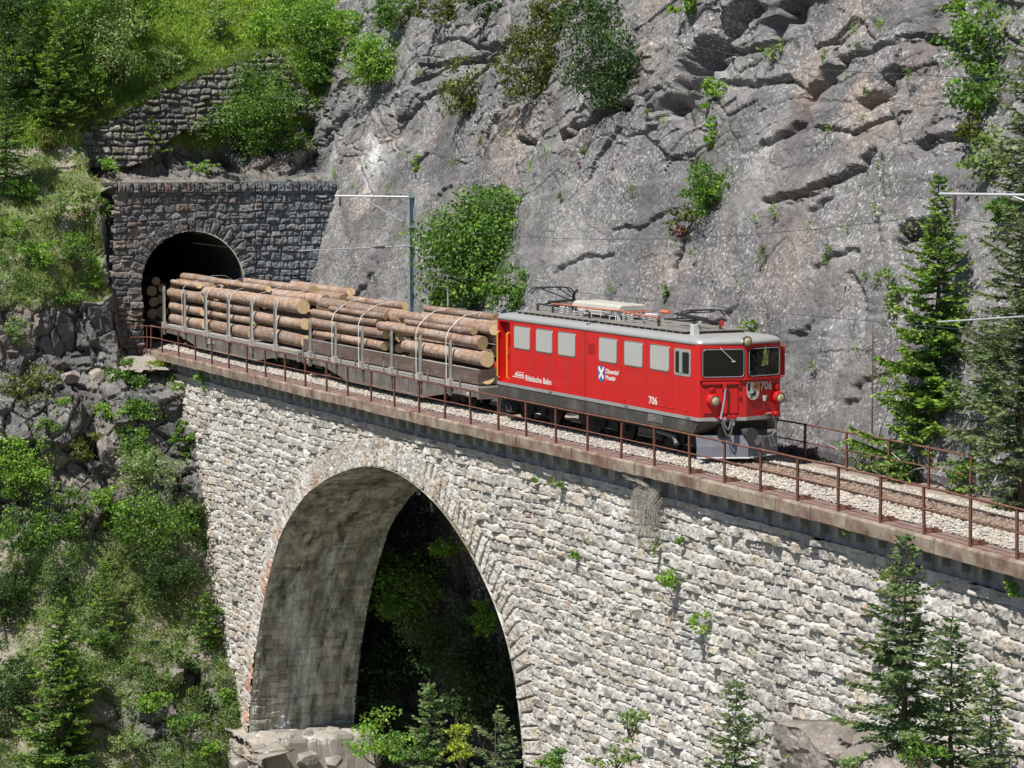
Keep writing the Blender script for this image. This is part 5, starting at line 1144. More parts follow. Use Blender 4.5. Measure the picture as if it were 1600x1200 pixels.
# ================================================================== CATENARY
def mast(x, y, z0, z1, label, armz, stayz, lowz, tipx, lowtip):
    T = thing('catenary_mast', (x, y, z0), label, 'catenary mast')
    b = MB(); b.box(x-.10, x+.10, y-.11, y-.095, z0, z1); b.box(x-.10, x+.10, y+.095, y+.11, z0, z1); b.box(x-.008, x+.008, y-.095, y+.095, z0, z1); b.build('mast_post', M['steel'], T, world=True)
    b = MB(); b.box(x-.3, x+.3, y-.3, y+.3, z0-.4, z0+.1); b.build('footing', M['stone_plain'], T, world=True)
    b = MB(); b.tube([(x, y, armz), (tipx[0], tipx[1], armz+.04)], .035, 8); b.build('upper_bracket', M['steell'], T, smooth=True, world=True)
    f = .68; q = np.array([x, y, armz])*(1-f)+np.array([tipx[0], tipx[1], armz+.04])*f
    b = MB(); b.tube([tuple(q), (x, y, stayz)], .025, 8); b.build('stay', M['steell'], T, smooth=True, world=True)
    lt = np.array(lowtip); p0 = np.array([x, y, lowz]); m1 = p0*.78+lt*.22; m2 = p0*.68+lt*.32
    b = MB(); b.tube([p0, m1], .03, 8); b.tube([m2, lt], .022, 8); b.build('registration_arm', M['steell'], T, smooth=True, world=True)
    b = MB(); b.tube([m1, m1*.75+m2*.25, m1*.5+m2*.5, m1*.25+m2*.75, m2], [.03, .06, .045, .06, .03], 8); b.build('insulator', M['porc'], T, smooth=True, world=True)
    c = np.array([tipx[0], tipx[1], armz+.04]); c = c*.93+np.array([x, y, armz])*.07
    b = MB(); b.tube([c, c-(0, 0, .12), c-(0, 0, .2), c-(0, 0, .3), c-(0, 0, .42)], [.02, .055, .035, .055, .02], 8); b.build('insulator', M['porc'], T, smooth=True, world=True)
    for z in (armz, stayz, lowz): 
        b = MB(); b.box(x-.12, x+.12, y-.13, y+.13, z-.04, z+.04); b.build('clamp', M['steell'], T, world=True)
pA = on_face(523, 308, .05); pB = on_face(466, 392, -.1)
mast(-23.3, 2.71, -.3, 7.05, 'grey steel overhead line mast behind the logs in front of the cliff', 6.9, 5.75, 5.02, (pA[0], pA[1]), (pB[0], pB[1], pB[2]))
pC = on_face(1468, 306, .05); pD = on_face(1466, 503, .2)
mast(21.6, 2.45, -.3, 7.7, 'overhead line mast at the right whose arms reach over the track', 7.45, 6.1, 4.95, (pC[0], pC[1]), (pD[0], pD[1], pD[2]))
def wire(name, pts, r_, label, n=14):
    b = MB(); out = []
    for a, c in zip(pts[:-1], pts[1:]):
        a, c = np.array(a, float), np.array(c, float)
        for i in range(n): t = i/n; out.append(a*(1-t)+c*t-np.array([0, 0, .25*4*t*(1-t)])*(np.linalg.norm(c-a)/40)**2*SAG[0])
    out.append(np.array(pts[-1], float)); b.tube(out, r_, 4); o = b.build(name, M['wirem']); tag(o, label, 'wire')
M['wirem'] = mat('wire', (.09, .09, .09), .5, .5)
SAG = [.6]; cw_ = [(-60, ycf(-60)+.2, 4.55), (-44, ycf(-44)+.1, 4.58), (pB[0], pB[1], pB[2]-.15), (pD[0], pD[1], pD[2]-.12), (40, ycf(40), 4.6)]
wire('contact_wire', cw_, .008, 'thin contact wire running over the train into the tunnel')
SAG = [3.2]; wire('messenger_wire', [(-44, ycf(-44)+.2, 5.0), (pA[0]-.0, pA[1], 6.45), (pC[0], pC[1], 7.0), (40, ycf(40), 6.6)], .008, 'upper carrier wire of the overhead line above the locomotive')
SAG = [1]; wire('power_cable', [tuple(on_cliff(860, -60)-_d*1.5), tuple(on_cliff(1050, 75)-_d*1.5), tuple(on_cliff(1250, 115)-_d*1.3), tuple(on_cliff(1640, 140)-_d*2)], .010, 'thin power cable hanging across the top of the cliff')

# ================================================================== VEGETATION
UP = np.array([0, 0, 1.]); DH = np.array([math.cos(YAW), math.sin(YAW), 0])
class Fol:
    def __init__(s): s.V = []; s.K = []; s.n = 0
    def add(s, Cn, A, B, col, tri=False):
        V = np.stack([Cn-A, Cn+B, Cn+A, Cn-B], 1); s.V.append(V.reshape(-1, 3)); s.K.append(np.repeat(col, 4, 0)); s.n += len(Cn)
    def build(s, name, m, parent=None):
        V = np.concatenate(s.V); K = np.concatenate(s.K); F_ = np.arange(len(V)).reshape(-1, 4)
        return raw(name, V, F_, m, parent, K)
def unit(v): return v/(np.linalg.norm(v, axis=-1, keepdims=True)+1e-9)
def leaves(fo, Cn, outdir, ls, pal, g, flat=.5):
    n = len(Cn); nrm = unit(g.normal(size=(n, 3))+outdir*.9+UP*flat); t = unit(np.cross(nrm, g.normal(size=(n, 3)))); b_ = np.cross(nrm, t)
    s_ = ls*g.uniform(.6, 1.3, (n, 1)); pal = np.array(pal); k = g.integers(0, len(pal), n); col = pal[k]*g.uniform(.7, 1.3, (n, 1))
    fo.add(Cn, t*s_, b_*s_*.62, col)
PAL = dict(
 leaf=[(.050,.115,.022),(.070,.150,.028),(.040,.095,.022),(.10,.19,.035)], bright=[(.10,.21,.03),(.14,.26,.035),(.075,.17,.028),(.17,.28,.05)], pale=[(.12,.19,.07),(.15,.22,.09),(.09,.16,.055),(.18,.24,.11)],
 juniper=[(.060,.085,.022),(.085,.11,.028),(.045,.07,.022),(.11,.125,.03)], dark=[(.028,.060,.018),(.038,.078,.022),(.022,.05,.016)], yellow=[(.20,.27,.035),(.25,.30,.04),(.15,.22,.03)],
 spruce=[(.045,.10,.022),(.065,.135,.028),(.036,.08,.02)], tip=[(.11,.20,.030),(.14,.24,.035)], pine=[(.055,.105,.044),(.075,.13,.05),(.045,.085,.036)], pinetip=[(.09,.14,.06),(.12,.17,.07)], bluish=[(.045,.075,.04),(.065,.10,.05)])
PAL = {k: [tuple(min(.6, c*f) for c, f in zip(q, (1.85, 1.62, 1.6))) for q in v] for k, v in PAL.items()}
def limb(b, p, q, r0, r1, g, n=5):
    pts = [p*(1-i/n)+q*(i/n)+g.normal(size=3)*np.linalg.norm(q-p)*.035*(0 < i < n) for i in range(n+1)]; b.tube(pts, [r0*(1-i/n)+r1*i/n for i in range(n+1)], 5)
NB = [0]
def shrub(name, label, cat, P, w_, h_, pal='leaf', dens=1.0, ls=.075, group=None, nb=None, depth=.8, root=None, trunk=.03, fill=.62, m='leaf', flat=.5, wood='trunk', seed=None):
    """P centre (world), w_,h_ full size in metres: clumps of leaf faces on a branching frame"""
    NB[0] += 1; g = np.random.default_rng(3000+NB[0] if seed is None else seed); P = np.array(P, float)
    root = P-UP*h_*.5 if root is None else np.array(root, float)
    T = thing(name, tuple(root), label, cat, group); fo = Fol(); b = MB()
    nb = nb or int(np.clip(5+w_*h_*1.6, 5, 26)); ax = np.array([w_/2, h_/2, w_/2*depth])
    cs = []
    for i in range(nb):
        while True:
            q = g.uniform(-1, 1, 3)
            if q@q < 1 and q@q > .05: break
        cs.append(q*(1-.22))
    tot = int(max(120, w_*h_*F*F/(100**2)*.17*dens)*fill/.62*(.075/ls)**1.2)
    for i, q in enumerate(cs):
        cc = P+_r*q[0]*ax[0]+UP*q[1]*ax[1]+DH*q[2]*ax[2]; rb = .5*min(ax[0], ax[1])*g.uniform(.55, .95)*(1.25 if nb < 8 else 1)
        mid = root*.45+cc*.55+g.normal(size=3)*.05*h_; limb(b, root+g.normal(size=3)*.02, mid, trunk*.8, trunk*.45, g, 3); limb(b, mid, cc, trunk*.4, trunk*.15, g, 3)
        nsub = max(4, int(9*rb/.4)); per = max(6, int(tot/nb/nsub))
        sc = unit(g.normal(size=(nsub, 3)))*g.uniform(.35, 1.15, (nsub, 1))*rb*np.array([1.2, 1.2, .85])
        for s_ in sc:
            off = g.normal(size=(per, 3))*rb*.24*np.array([1.2, 1.2, .65]); C_ = cc+s_+off
            leaves(fo, C_, unit(s_[None]+off*.6+q*.3), ls, PAL[pal] if g.random() > .12 else PAL['bright' if pal in ('leaf', 'bright') else pal], g, flat)
    fo.build('foliage', M[m], T); b.build('stems', M[wood], T, world=True); return T
def conifer(name, label, base, H, Rb, pal='spruce', tip='tip', group=None, dens=1., open_=.0, pw=.85, lean=(0, 0), cat='tree', h0=.04, seed=None, whorl=.2):
    NB[0] += 1; g = np.random.default_rng(5000+NB[0] if seed is None else seed); base = np.array(base, float)
    T = thing(name, tuple(base), label, cat, group); fo = Fol(); b = MB(); top = base+UP*H+np.array([lean[0], lean[1], 0])
    n = 8; b.tube([base*(1-i/n)+top*(i/n)+g.normal(size=3)*.01*H*(0 < i < n)*.5 for i in range(n+1)], [max(.012, .018*H*(1-i/n)) for i in range(n+1)], 7)
    h = h0*H; bb = MB()
    Cs, As, Bs, Ks = [], [], [], []
    while h < H*.985:
        fr = h/H; L0 = Rb*(1-fr)**pw+.10; nbr = int((5 if L0 > .4 else 4)*(1 if fr < .9 else 1)); ph = g.uniform(0, 6.3)
        for k in range(nbr):
            if g.random() < open_: continue
            a = ph+2*PI*k/nbr+g.uniform(-.35, .35); L = L0*g.uniform(.42, 1.2); d_ = np.array([math.cos(a), math.sin(a), 0]); el = .5*fr+.02+g.uniform(-.28, .22); sag = (.45*(1-fr))*g.uniform(.5, 1.4)
            st = base*(1-fr)+top*fr; ns = max(3, int(L/.10)); tt = np.linspace(0, 1, ns+1)
            pts = st+d_*L*tt[:, None]+UP*(L*(el*tt-sag*tt**1.0*(1-tt*.75)))[:, None]
            if L > .3: b.tube([tuple(p) for p in pts[::max(1, ns//3)]]+[tuple(pts[-1])], [.010*L+.004]*(len(pts[::max(1, ns//3)])+1), 4, caps=False)
            sd = np.cross(d_, UP)
            for i in range(1, ns+1):
                t_ = tt[i]; tl = (.34*L*(1-t_)**.8+.09)*(.25+min(1, t_*3)*.75)
                for sg in (-1, 1):
                    nt_ = 2 if dens < 1.3 else 3
                    for _ in range(nt_):
                        dr = unit(d_*g.uniform(.35, .9)+sd*sg*g.uniform(.5, 1.0)+UP*g.uniform(-.35, .25)); ln = tl*g.uniform(.55, 1.1)
                        m1 = max(1, int(ln/.12))
                        for q in range(m1):
                            c0 = pts[i]+dr*ln*((q+.5)/m1)+g.normal(size=3)*.015; up_ = unit(np.cross(dr, sd*sg+g.normal(size=3)*.6)); Cs.append(c0); As.append(dr*ln/m1*.62); Bs.append(up_*g.uniform(.018, .040)*(1.25 if L > 1 else 1))
                            Ks.append(1 if (q == m1-1 and (t_ > .45) and g.random() < .72) else 0)
            Cs.append(pts[-1]); As.append(d_*.07+UP*.02); Bs.append(sd*.03); Ks.append(1)
        h += whorl*(.8+.5*g.random())*(1.1-.4*fr)
    Cs.append(top); As.append(UP*.10); Bs.append(DH*.02); Ks.append(1)
    Cs, As, Bs, Ks = map(np.array, (Cs, As, Bs, Ks)); p0, p1 = np.array(PAL[pal]), np.array(PAL[tip]); n = len(Cs)
    col = np.where(Ks[:, None] == 1, p1[g.integers(0, len(p1), n)], p0[g.integers(0, len(p0), n)])*g.uniform(.75, 1.3, (n, 1))
    fo.add(Cs, As, Bs, col); fo.build('foliage', M['needle'], T); b.build('trunk', M['trunk'], T, world=True); return T
def S(px, P): return px*float((np.array(P)-CAM)@_d)/F
def on_c(u, v, out=.35):
    P = on_cliff(u, v); return P, P+np.array([0, -1., .2])*out
def cliff_shrub(label, u, v, w_, h_, pal, name='shrub', cat='shrub', **kw):
    P, _ = on_c(u, v); W_, H_ = S(w_, P)*1.25, S(h_, P)*1.25; kw.setdefault('depth', .5); Cn = P+np.array([.1, -1, .1])*min(W_, H_)*.5*kw['depth']*.8
    return shrub(name, label, cat, Cn, W_, H_, pal, root=P+np.array([0, .1, -.3*H_]), **kw)
def hill_shrub(label, u, v, w_, h_, pal, name='shrub', cat='shrub', out=.3, **kw):
    P = on_hill(u, v); W_, H_ = S(w_, P)*1.12, S(h_, P)*1.12; Cn = P+np.array([.8, -.3, .3])*min(W_, H_)*out
    return shrub(name, label, cat, Cn, W_, H_, pal, root=P+np.array([-.1, 0, -.42*H_]), depth=.8, **kw)
def hill_conifer(label, u, vt, vb, rpx, name='young_spruce', **kw):
    P = on_hill(u, vb)+np.array([.3, -.1, 0]); return conifer(name, label, P, S(vb-vt, P), S(rpx, P), **kw)
J = dict(m='needle', ls=.065, flat=.2)
# ---- on the cliff
cliff_shrub('big leafy bush on the cliff behind the steel mast', 772, 405, 172, 172, 'leaf', dens=1.7, nb=28, depth=.28)
cliff_shrub('leafy bush growing between mast and big bush low on the cliff', 712, 468, 80, 50, 'leaf', dens=1.2, depth=.3)
cliff_shrub('top lobe of green bush reaching up the rock above the mast', 790, 330, 100, 80, 'leaf')
cliff_shrub('bushy green plants on the cliff just behind the rear pantograph', 815, 455, 90, 70, 'leaf')
cliff_shrub('olive juniper hanging on the bare slab left of the tallest juniper', 735, 145, 72, 95, 'juniper', name='juniper', **J)
cliff_shrub('tall olive juniper in tiers in the top middle of the cliff', 850, 100, 105, 110, 'juniper', name='juniper', dens=1.3, **J)
cliff_shrub('upper part juniper with reddish trunk at the top edge of the cliff', 880, 25, 120, 70, 'juniper', name='juniper', **J)
cliff_shrub('dark green drooping juniper right of the tiered juniper', 975, 100, 120, 150, 'dark', name='juniper', dens=1.2, **J)
cliff_shrub('dark juniper at the top edge above the drooping one', 960, 20, 170, 70, 'dark', name='juniper', **J)
cliff_shrub('bright green leafy bush overhanging the slab above the portal mast', 615, 90, 100, 85, 'bright', dens=1.2)
cliff_shrub('pale dry tangled bush beside the bright overhanging bush', 585, 120, 60, 60, 'pale', dens=.7, ls=.05)
cliff_shrub('round green bush in the middle right of the cliff', 1122, 290, 74, 95, 'leaf', dens=1.4, ls=.055)
cliff_shrub('yellowish low bush beneath the round green bush', 1085, 345, 50, 55, 'juniper', **J)
cliff_shrub('pink flowering alpine rose low beside the yellowish bush', 1077, 368, 32, 26, 'pink', name='alpine_rose', cat='flowering shrub', ls=.035, m='pink') if False else None
PAL['pinkf'] = [(.45,.08,.22),(.5,.12,.28),(.30,.08,.12),(.07,.12,.03)]
cliff_shrub('pink flowering alpine rose on the cliff beneath the round green bush', 1077, 366, 36, 26, 'pinkf', name='alpine_rose', cat='flowering shrub', ls=.035, m='pink')
cliff_shrub('tiny pink flowering plant high on the bare grey slab', 911, 256, 14, 10, 'pinkf', name='alpine_rose', cat='flowering shrub', ls=.03, m='pink', dens=2)
cliff_shrub('small green plant above the tiny pink flowers on the slab', 923, 238, 18, 18, 'leaf', ls=.04, dens=2)
cliff_shrub('upper green strip of plants in the vertical crack of the cliff', 1118, 145, 44, 55, 'bright', dens=1.1, ls=.055)
cliff_shrub('lower green strip of plants in the vertical crack of the cliff', 1115, 205, 30, 55, 'bright', dens=1.1, ls=.055)
cliff_shrub('small green bush at the top edge left of the big dark cleft', 1085, 8, 90, 40, 'bright')
cliff_shrub('pale grass tuft shrub beneath the dark cave of the cliff', 1215, 75, 36, 40, 'pale', ls=.05)
cliff_shrub('thin green plant in the crack above the locomotive roof', 1045, 462, 18, 40, 'leaf', ls=.045)
cliff_shrub('bright low plants on the ledge beyond the locomotive front roof', 1178, 512, 50, 26, 'bright', ls=.05)
cliff_shrub('pale leaved sapling bush left of the tall spruce', 1405, 455, 55, 110, 'pale', dens=.9, ls=.055)
cliff_shrub('green hanging bush on the rock left of the mast', 650, 250, 16, 40, 'bright', ls=.05)
for i, (u, v, w_, h_, pl, lb) in enumerate([(1560, 60, 110, 110, 'leaf', 'leafy bush in the top right corner of the cliff'), (1545, 150, 90, 90, 'leaf', 'leafy bush second below the top right corner'), (1560, 240, 80, 90, 'pale', 'pale bush on the right edge above the bracket arm'), (1510, 30, 40, 60, 'bright', 'bright sprig at the dark cleft near the top right'), (1585, 330, 60, 90, 'leaf', 'leafy bush behind the right bracket arm'), (1530, 210, 50, 60, 'juniper', 'olive bush right of the reddish rock')]):
    cliff_shrub(lb, u, v, w_, h_, pl, dens=.9)
for i, (u, v, w_, h_, pl) in enumerate([(640, 20, 90, 60, 'leaf'), (700, 10, 90, 50, 'juniper'), (770, 15, 60, 50, 'dark'), (560, 40, 60, 60, 'bright')]):
    cliff_shrub(['leafy bush at the top edge above the bright overhanging bush', 'olive bush at the top edge left of the reddish trunk', 'dark bush at the top edge over the shaded rock', 'bright bush at the top of the cliff above the dry tangle'][i], u, v, w_, h_, pl)
def track_tree(u, vt, vb, off, rpx, label, **kw):
    P = on_face(u, vb, off); P = P*1.0; conifer(kw.pop('name', 'spruce'), label, P, S(vb-vt, P), S(rpx, P), **kw)
track_tree(1462, 270, 762, 4.0, 150, 'tall bright green spruce behind the far railing at the foot of the cliff', pw=1.0, whorl=.17, dens=1.4, open_=.03)
track_tree(1600, 60, 810, 2.9, 95, 'tall dark pine at the right edge behind the track', name='pine', pal='bluish', tip='pinetip', pw=.35, open_=.15, whorl=.25, dens=1.2)
track_tree(1600, 330, 860, 2.5, 75, 'second dark pine half cut by the right edge', name='pine', pal='bluish', tip='pinetip', pw=.4, open_=.1, whorl=.25, dens=1.2)
track_tree(1548, 480, 785, 3.8, 95, 'shorter bluish pine between the tall spruce and right edge pine', name='pine', pal='pine', tip='pinetip', pw=.5, whorl=.2)
def bare_stem(label, pts, r_, twigs=10, name='dead_tree', mt='dead'):
    b = MB(); pts = [np.array(p) for p in pts]; T = thing(name, tuple(pts[0]), label, 'dead tree'); b.tube(pts, [r_, r_*.7, r_*.4][:len(pts)], 6); g = np.random.default_rng(len(label))
    for k in range(twigs):
        t = g.uniform(.05, .95); p = pts[0]*(1-t)+pts[-1]*t; q = p+np.array([g.normal()*.5, g.normal()*.3-.2, g.uniform(-.15, .35)]); b.tube([p, (p+q)/2+g.normal(size=3)*.04, q], [r_*.3, r_*.2, r_*.1], 4)
    b.build('bare_trunk', M[mt], T, world=True)
P = on_face(1362, 720, 3.0); bare_stem('thin dark dead trunk standing between railing and cliff', [P, P+UP*S(110, P), P+UP*S(215, P)], .035, 14, mt='trunk')
P = on_face(700, 500, 2.9); bare_stem('short pale bare stem in front of the big leafy bush', [P, P+UP*S(60, P)], .04, 2)
for k, (u, v, w_, h_, pl) in enumerate([(1345, 725, 60, 60, 'bright'), (1400, 740, 70, 50, 'leaf'), (1505, 755, 70, 60, 'bright')]):
    P = on_face(u, v, 2.95); shrub('shrub', ['bright sprig bush behind the middle of the far railing', 'green bush under the tall spruce behind the far railing', 'bright bush at the right end of the far railing'][k], 'shrub', P+UP*.2, S(w_, P), S(h_, P), pl, ls=.05)
g0 = np.random.default_rng(99); T = thing('dead_branches', tuple(on_face(1370, 740, 2.8)), 'pale dead branches lying tangled behind the far railing', 'dead branches'); b = MB()
for k in range(16):
    p = on_face(g0.uniform(1290, 1420), g0.uniform(715, 745), 2.85); q = p+np.array([g0.normal()*.9, g0.normal()*.2-.1, g0.uniform(0, .7)]); b.tube([p, (p+q)/2+g0.normal(size=3)*.07, q], [.018, .014, .006], 4)
b.build('branch_tangle', M['dead'], T, world=True)

# ---- slope above and round the portal
hill_conifer('bright young spruce beside the left end of the retaining wall', 88, 60, 205, 45, pw=.8, dens=1.4, tip='tip')
hill_conifer('small bright spruce growing at the foot of the retaining wall', 237, 182, 236, 24, dens=1.4, pal='tip', whorl=.12)
hill_shrub('leafy bush on the rock at the right of the portal top', 385, 215, 100, 120, 'leaf', dens=1.1, ls=.06, out=.5)
hill_shrub('small leafy bush at the middle foot of the retaining wall', 310, 205, 55, 55, 'pale', ls=.055, out=.5)
hill_shrub('leafy bush over the right end of the retaining wall', 490, 85, 95, 140, 'leaf', dens=1.1, out=.8)
hill_shrub('round yellow green bush left of the retaining wall foot', 78, 222, 56, 44, 'juniper', dens=1.4, ls=.05)
for k, (u, v, w_, h_, pl, lb) in enumerate([(120, 45, 130, 130, 'leaf', 'leafy tree left of the meadow above the portal'), (180, 90, 110, 130, 'pale', 'pale leafy sapling tree above the retaining wall'), (215, 30, 110, 100, 'leaf', 'leafy tree at the top edge beside the meadow'), (60, 20, 90, 90, 'bright', 'bright leafy tree near the top left corner'), (150, 150, 80, 70, 'leaf', 'bushy sapling between spruce and retaining wall'), (20, 120, 60, 160, 'dark', 'dark tree in the shade of the top left corner'), (15, 30, 70, 100, 'dark', 'dark conifer crown in the top left corner'), (265, 115, 60, 60, 'pale', 'pale sapling in the grass above the retaining wall middle'), (410, 60, 60, 60, 'bright', 'bright young bush on the meadow above the wall'), (345, 50, 40, 70, 'pale', 'slender pale sapling on the meadow'), (520, 40, 70, 80, 'leaf', 'leafy bush at the top between meadow and cliff'), (440, 10, 70, 40, 'leaf', 'leafy bush at the top edge of the meadow')]):
    hill_shrub(lb, u, v, w_, h_, pl, name='broadleaf_tree' if 'tree' in lb else 'shrub', cat='tree' if 'tree' in lb else 'shrub', dens=.95, out=.9, trunk=.045)
for (u, v, w_, h_, pl, lb, ou) in [(415, 180, 110, 110, 'leaf', 'large leafy bush in front of the right part of the retaining wall', .9), (455, 235, 70, 80, 'leaf', 'leafy bush between portal top and cliff', .5), (440, 135, 60, 60, 'pale', 'pale bush on the retaining wall near its right end', 1.2), (165, 265, 50, 30, 'bright', 'low bright plants on the portal top at the left', .3), (320, 262, 50, 26, 'bright', 'low bright plants on the portal top in the middle', .3), (500, 150, 60, 90, 'leaf', 'leafy bush where the retaining wall meets the cliff', .6), (470, 45, 90, 80, 'bright', 'bright leafy bush above the right end of the retaining wall', .8)]:
    hill_shrub(lb, u, v, w_, h_, pl, dens=1.0, out=ou, ls=.06)
hill_conifer('dark spruce on the left edge above the shaded gully', 12, 90, 300, 50, pal='spruce', tip='spruce', name='spruce')
hill_conifer('tall dark spruce between leafy trees at top left', 100, -30, 190, 45, pal='spruce', name='spruce')
hill_conifer('dark spruce at the left of the leafy trees in the corner', 55, -40, 150, 50, pal='spruce', tip='spruce', name='spruce')
# ---- slope left of the portal and viaduct
LS = [(158, 330, 34, 60, 'leaf', 'leafy bush hiding the upper left edge of the portal'), (150, 430, 36, 60, 'bright', 'bright bush at the lower left edge of the portal'), (110, 470, 50, 40, 'leaf', 'leafy bush on the dark rock beside the portal foot'), (70, 680, 60, 50, 'leaf', 'leafy bush on dark boulders at the left'), (180, 790, 60, 70, 'bright', 'bright bush in the middle of the slope left of the tall tree'), (240, 1100, 60, 50, 'bright', 'bright low bush on the lower slope'), (200, 1160, 60, 50, 'pale', 'pale low bush at the bottom of the slope'), (290, 1130, 50, 40, 'leaf', 'leafy low bush on the lower rocks'), (100, 650, 40, 60, 'bright', 'bright slender bush between boulders'), (290, 690, 40, 90, 'leaf', 'leafy strip of bush against the upper viaduct edge'), (300, 800, 40, 100, 'dark', 'dark bush strip in the shade of the viaduct edge'), (85, 330, 60, 50, 'pale', 'pale low bush on the scree left of the portal'), (30, 300, 50, 40, 'bright', 'bright low bush at the left edge on the scree'), (120, 400, 70, 60, 'leaf', 'leafy bush close to the left side of the portal'), (60, 400, 60, 45, 'bright', 'bright bush in the grass left of the portal'), (135, 330, 45, 70, 'pale', 'pale bush leaning on the portal corner'), (30, 520, 50, 50, 'pale', 'pale bush on the dark rock at the left edge'), (20, 360, 50, 40, 'bright', 'bright plants left edge above the dark rock'),
 (200, 590, 75, 60, 'leaf', 'leafy bush below the landing left of the viaduct end'), (252, 575, 34, 30, 'yellow', 'yellow green bush right under the viaduct end'), (225, 640, 60, 70, 'leaf', 'green bush in the corner beside the viaduct masonry'), (230, 745, 90, 100, 'pale', 'airy pale birch crown beside the viaduct wall'), (245, 830, 110, 110, 'leaf', 'middle crown of the leafy tree beside the viaduct wall'), (262, 905, 120, 90, 'dark', 'dark lower crown of the tree beside the viaduct wall'), (215, 700, 70, 60, 'leaf', 'small leafy crown above the airy birch'),
 (35, 745, 100, 110, 'bright', 'big bright broadleaf bush at the left edge'), (40, 830, 100, 80, 'leaf', 'shaded leafy bush below the big bright bush'), (115, 800, 70, 90, 'leaf', 'leafy bush right of the big bright bush'), (130, 700, 60, 60, 'juniper', 'olive bush on the rock above the leafy bush'), (330, 975, 42, 90, 'leaf', 'small dark green bush touching the viaduct foot'), (170, 640, 40, 40, 'bright', 'bright sprig on the boulders under the landing'),
 (85, 910, 60, 50, 'dark', 'dark bush in the shaded gully'), (20, 940, 70, 110, 'dark', 'dark bush at the left edge of the gully'), (25, 1080, 80, 120, 'dark', 'dark bush in the bottom of the gully'), (325, 1165, 45, 40, 'bright', 'bright bush low on the rocks left of the arch foot'), (350, 1085, 30, 30, 'bright', 'bright plant on the rocks near the arch foot'), (160, 1000, 50, 40, 'leaf', 'low bush on the grassy slope above the big conifer'), (280, 1020, 60, 40, 'pale', 'pale low bush on the grassy slope near the viaduct')]
for (u, v, w_, h_, pl, lb) in LS: hill_shrub(lb, u, v, w_, h_, pl, dens=1.0, ls=.06, out=.45, name='broadleaf_tree' if ('crown' in lb) else 'shrub', cat='tree' if 'crown' in lb else 'shrub')
P_, J2 = None, dict(J); hill_shrub('spreading olive juniper on the dark rock left of the boulders', 55, 615, 90, 75, 'juniper', name='juniper', dens=1.2, **J)
hill_conifer('large young spruce in the bottom left corner of the slope', 100, 925, 1215, 90, dens=1.3, pal='spruce', tip='tip', pw=.8, whorl=.22)
hill_conifer('small thin spruce on the slope right of the large one', 165, 870, 975, 26)
hill_conifer('small spruce touching the left side of the viaduct foot', 322, 920, 1010, 26, dens=1.3)
P = on_hill(128, 345)+np.array([.2, 0, 0]); bare_stem('short broken dark stump on the scree beside the portal', [P-UP*.4, P+UP*S(35, P)], .09, 0, name='tree_stump', mt='trunk')
# ---- behind the arch, in the shade
for k, (u, v, w_, h_, pl, lb) in enumerate([(640, 930, 120, 130, 'leaf', 'dark foliage in the shade behind the arch, left'), (720, 1010, 130, 130, 'dark', 'dark foliage in the shade behind the arch, right'), (600, 1060, 120, 120, 'dark', 'dark foliage low behind the arch at the left jamb'), (705, 855, 60, 50, 'bright', 'leafy sprig on the rock seen through the arch top'), (765, 965, 55, 60, 'bright', 'bright leafy bush behind the right side of the arch'), (755, 1090, 110, 130, 'dark', 'dark foliage low behind the right side of the arch')]):  # dark palette puts the deep shade behind the arch into the leaf colour
    P = on_face(u, v, 4.3); shrub('shrub', lb, 'shrub', P, S(w_, P)*1.2, S(h_, P)*1.2, pl, dens=1.3)  # bright palette paints sunlit patches onto leaves that the deck shades
# ---- foreground below the viaduct
def fore_conifer(label, u, vt, vb, t, rpx, **kw): P = at(u, vb, t); conifer(kw.pop('name', 'young_spruce'), label, P, (vb-vt)*t/F, rpx*t/F, **kw)
fore_conifer('slender young spruce tip in front of the arch opening', 672, 1058, 1330, 66, 62, dens=1.2, tip='pinetip', pw=.8, whorl=.2)
fore_conifer('large young pine in front of the wall at the lower right', 1412, 832, 1170, 53, 110, pal='pine', tip='pinetip', name='pine', pw=.85, whorl=.24, dens=1.3)
fore_conifer('young pine in the bottom right corner', 1545, 1040, 1330, 50, 90, pal='pine', tip='pinetip', name='pine', pw=.8, dens=1.2)
fore_conifer('dark young pine close behind the large pine', 1485, 960, 1220, 55, 75, pal='pine', tip='pine', name='pine', pw=.7)
fore_conifer('young pine low in front of the wall left of the outcrop', 1150, 1055, 1320, 56, 75, pal='pine', tip='pinetip', name='pine', pw=.8)
fore_conifer('gnarled pine at the bottom before the right arch foot', 775, 1115, 1330, 64, 75, pal='pine', tip='pinetip', name='pine', pw=.45, open_=.25)
for k, (u, v, w_, h_, pl, t, lb) in enumerate([(590, 1150, 110, 100, 'bright', 68, 'bright larch like sprays at the bottom left of the arch opening'), (725, 1165, 60, 90, 'yellow', 65, 'yellow green bush between spruce tip and gnarled pine'), (640, 1170, 100, 80, 'leaf', 66, 'leafy bush at the bottom of the arch opening'), (985, 1125, 60, 60, 'pale', 58, 'pale sprouts low on the wall middle'), (1230, 1180, 60, 50, 'yellow', 55, 'yellow green sprig at the bottom before the outcrop'), (860, 1190, 90, 60, 'leaf', 61, 'leafy bush at the bottom right of the arch foot'), (1440, 1175, 100, 60, 'leaf', 51, 'leafy bush beneath the large pine'), (960, 1185, 90, 50, 'pale', 58, 'pale grassy bush at the bottom middle'), (1330, 1190, 70, 40, 'pale', 52, 'pale grassy bush on the outcrop top')]):
    P = at(u, v, t); shrub('shrub', lb, 'shrub', P, w_*t/F, h_*t/F, pl, ls=.05, dens=.9)
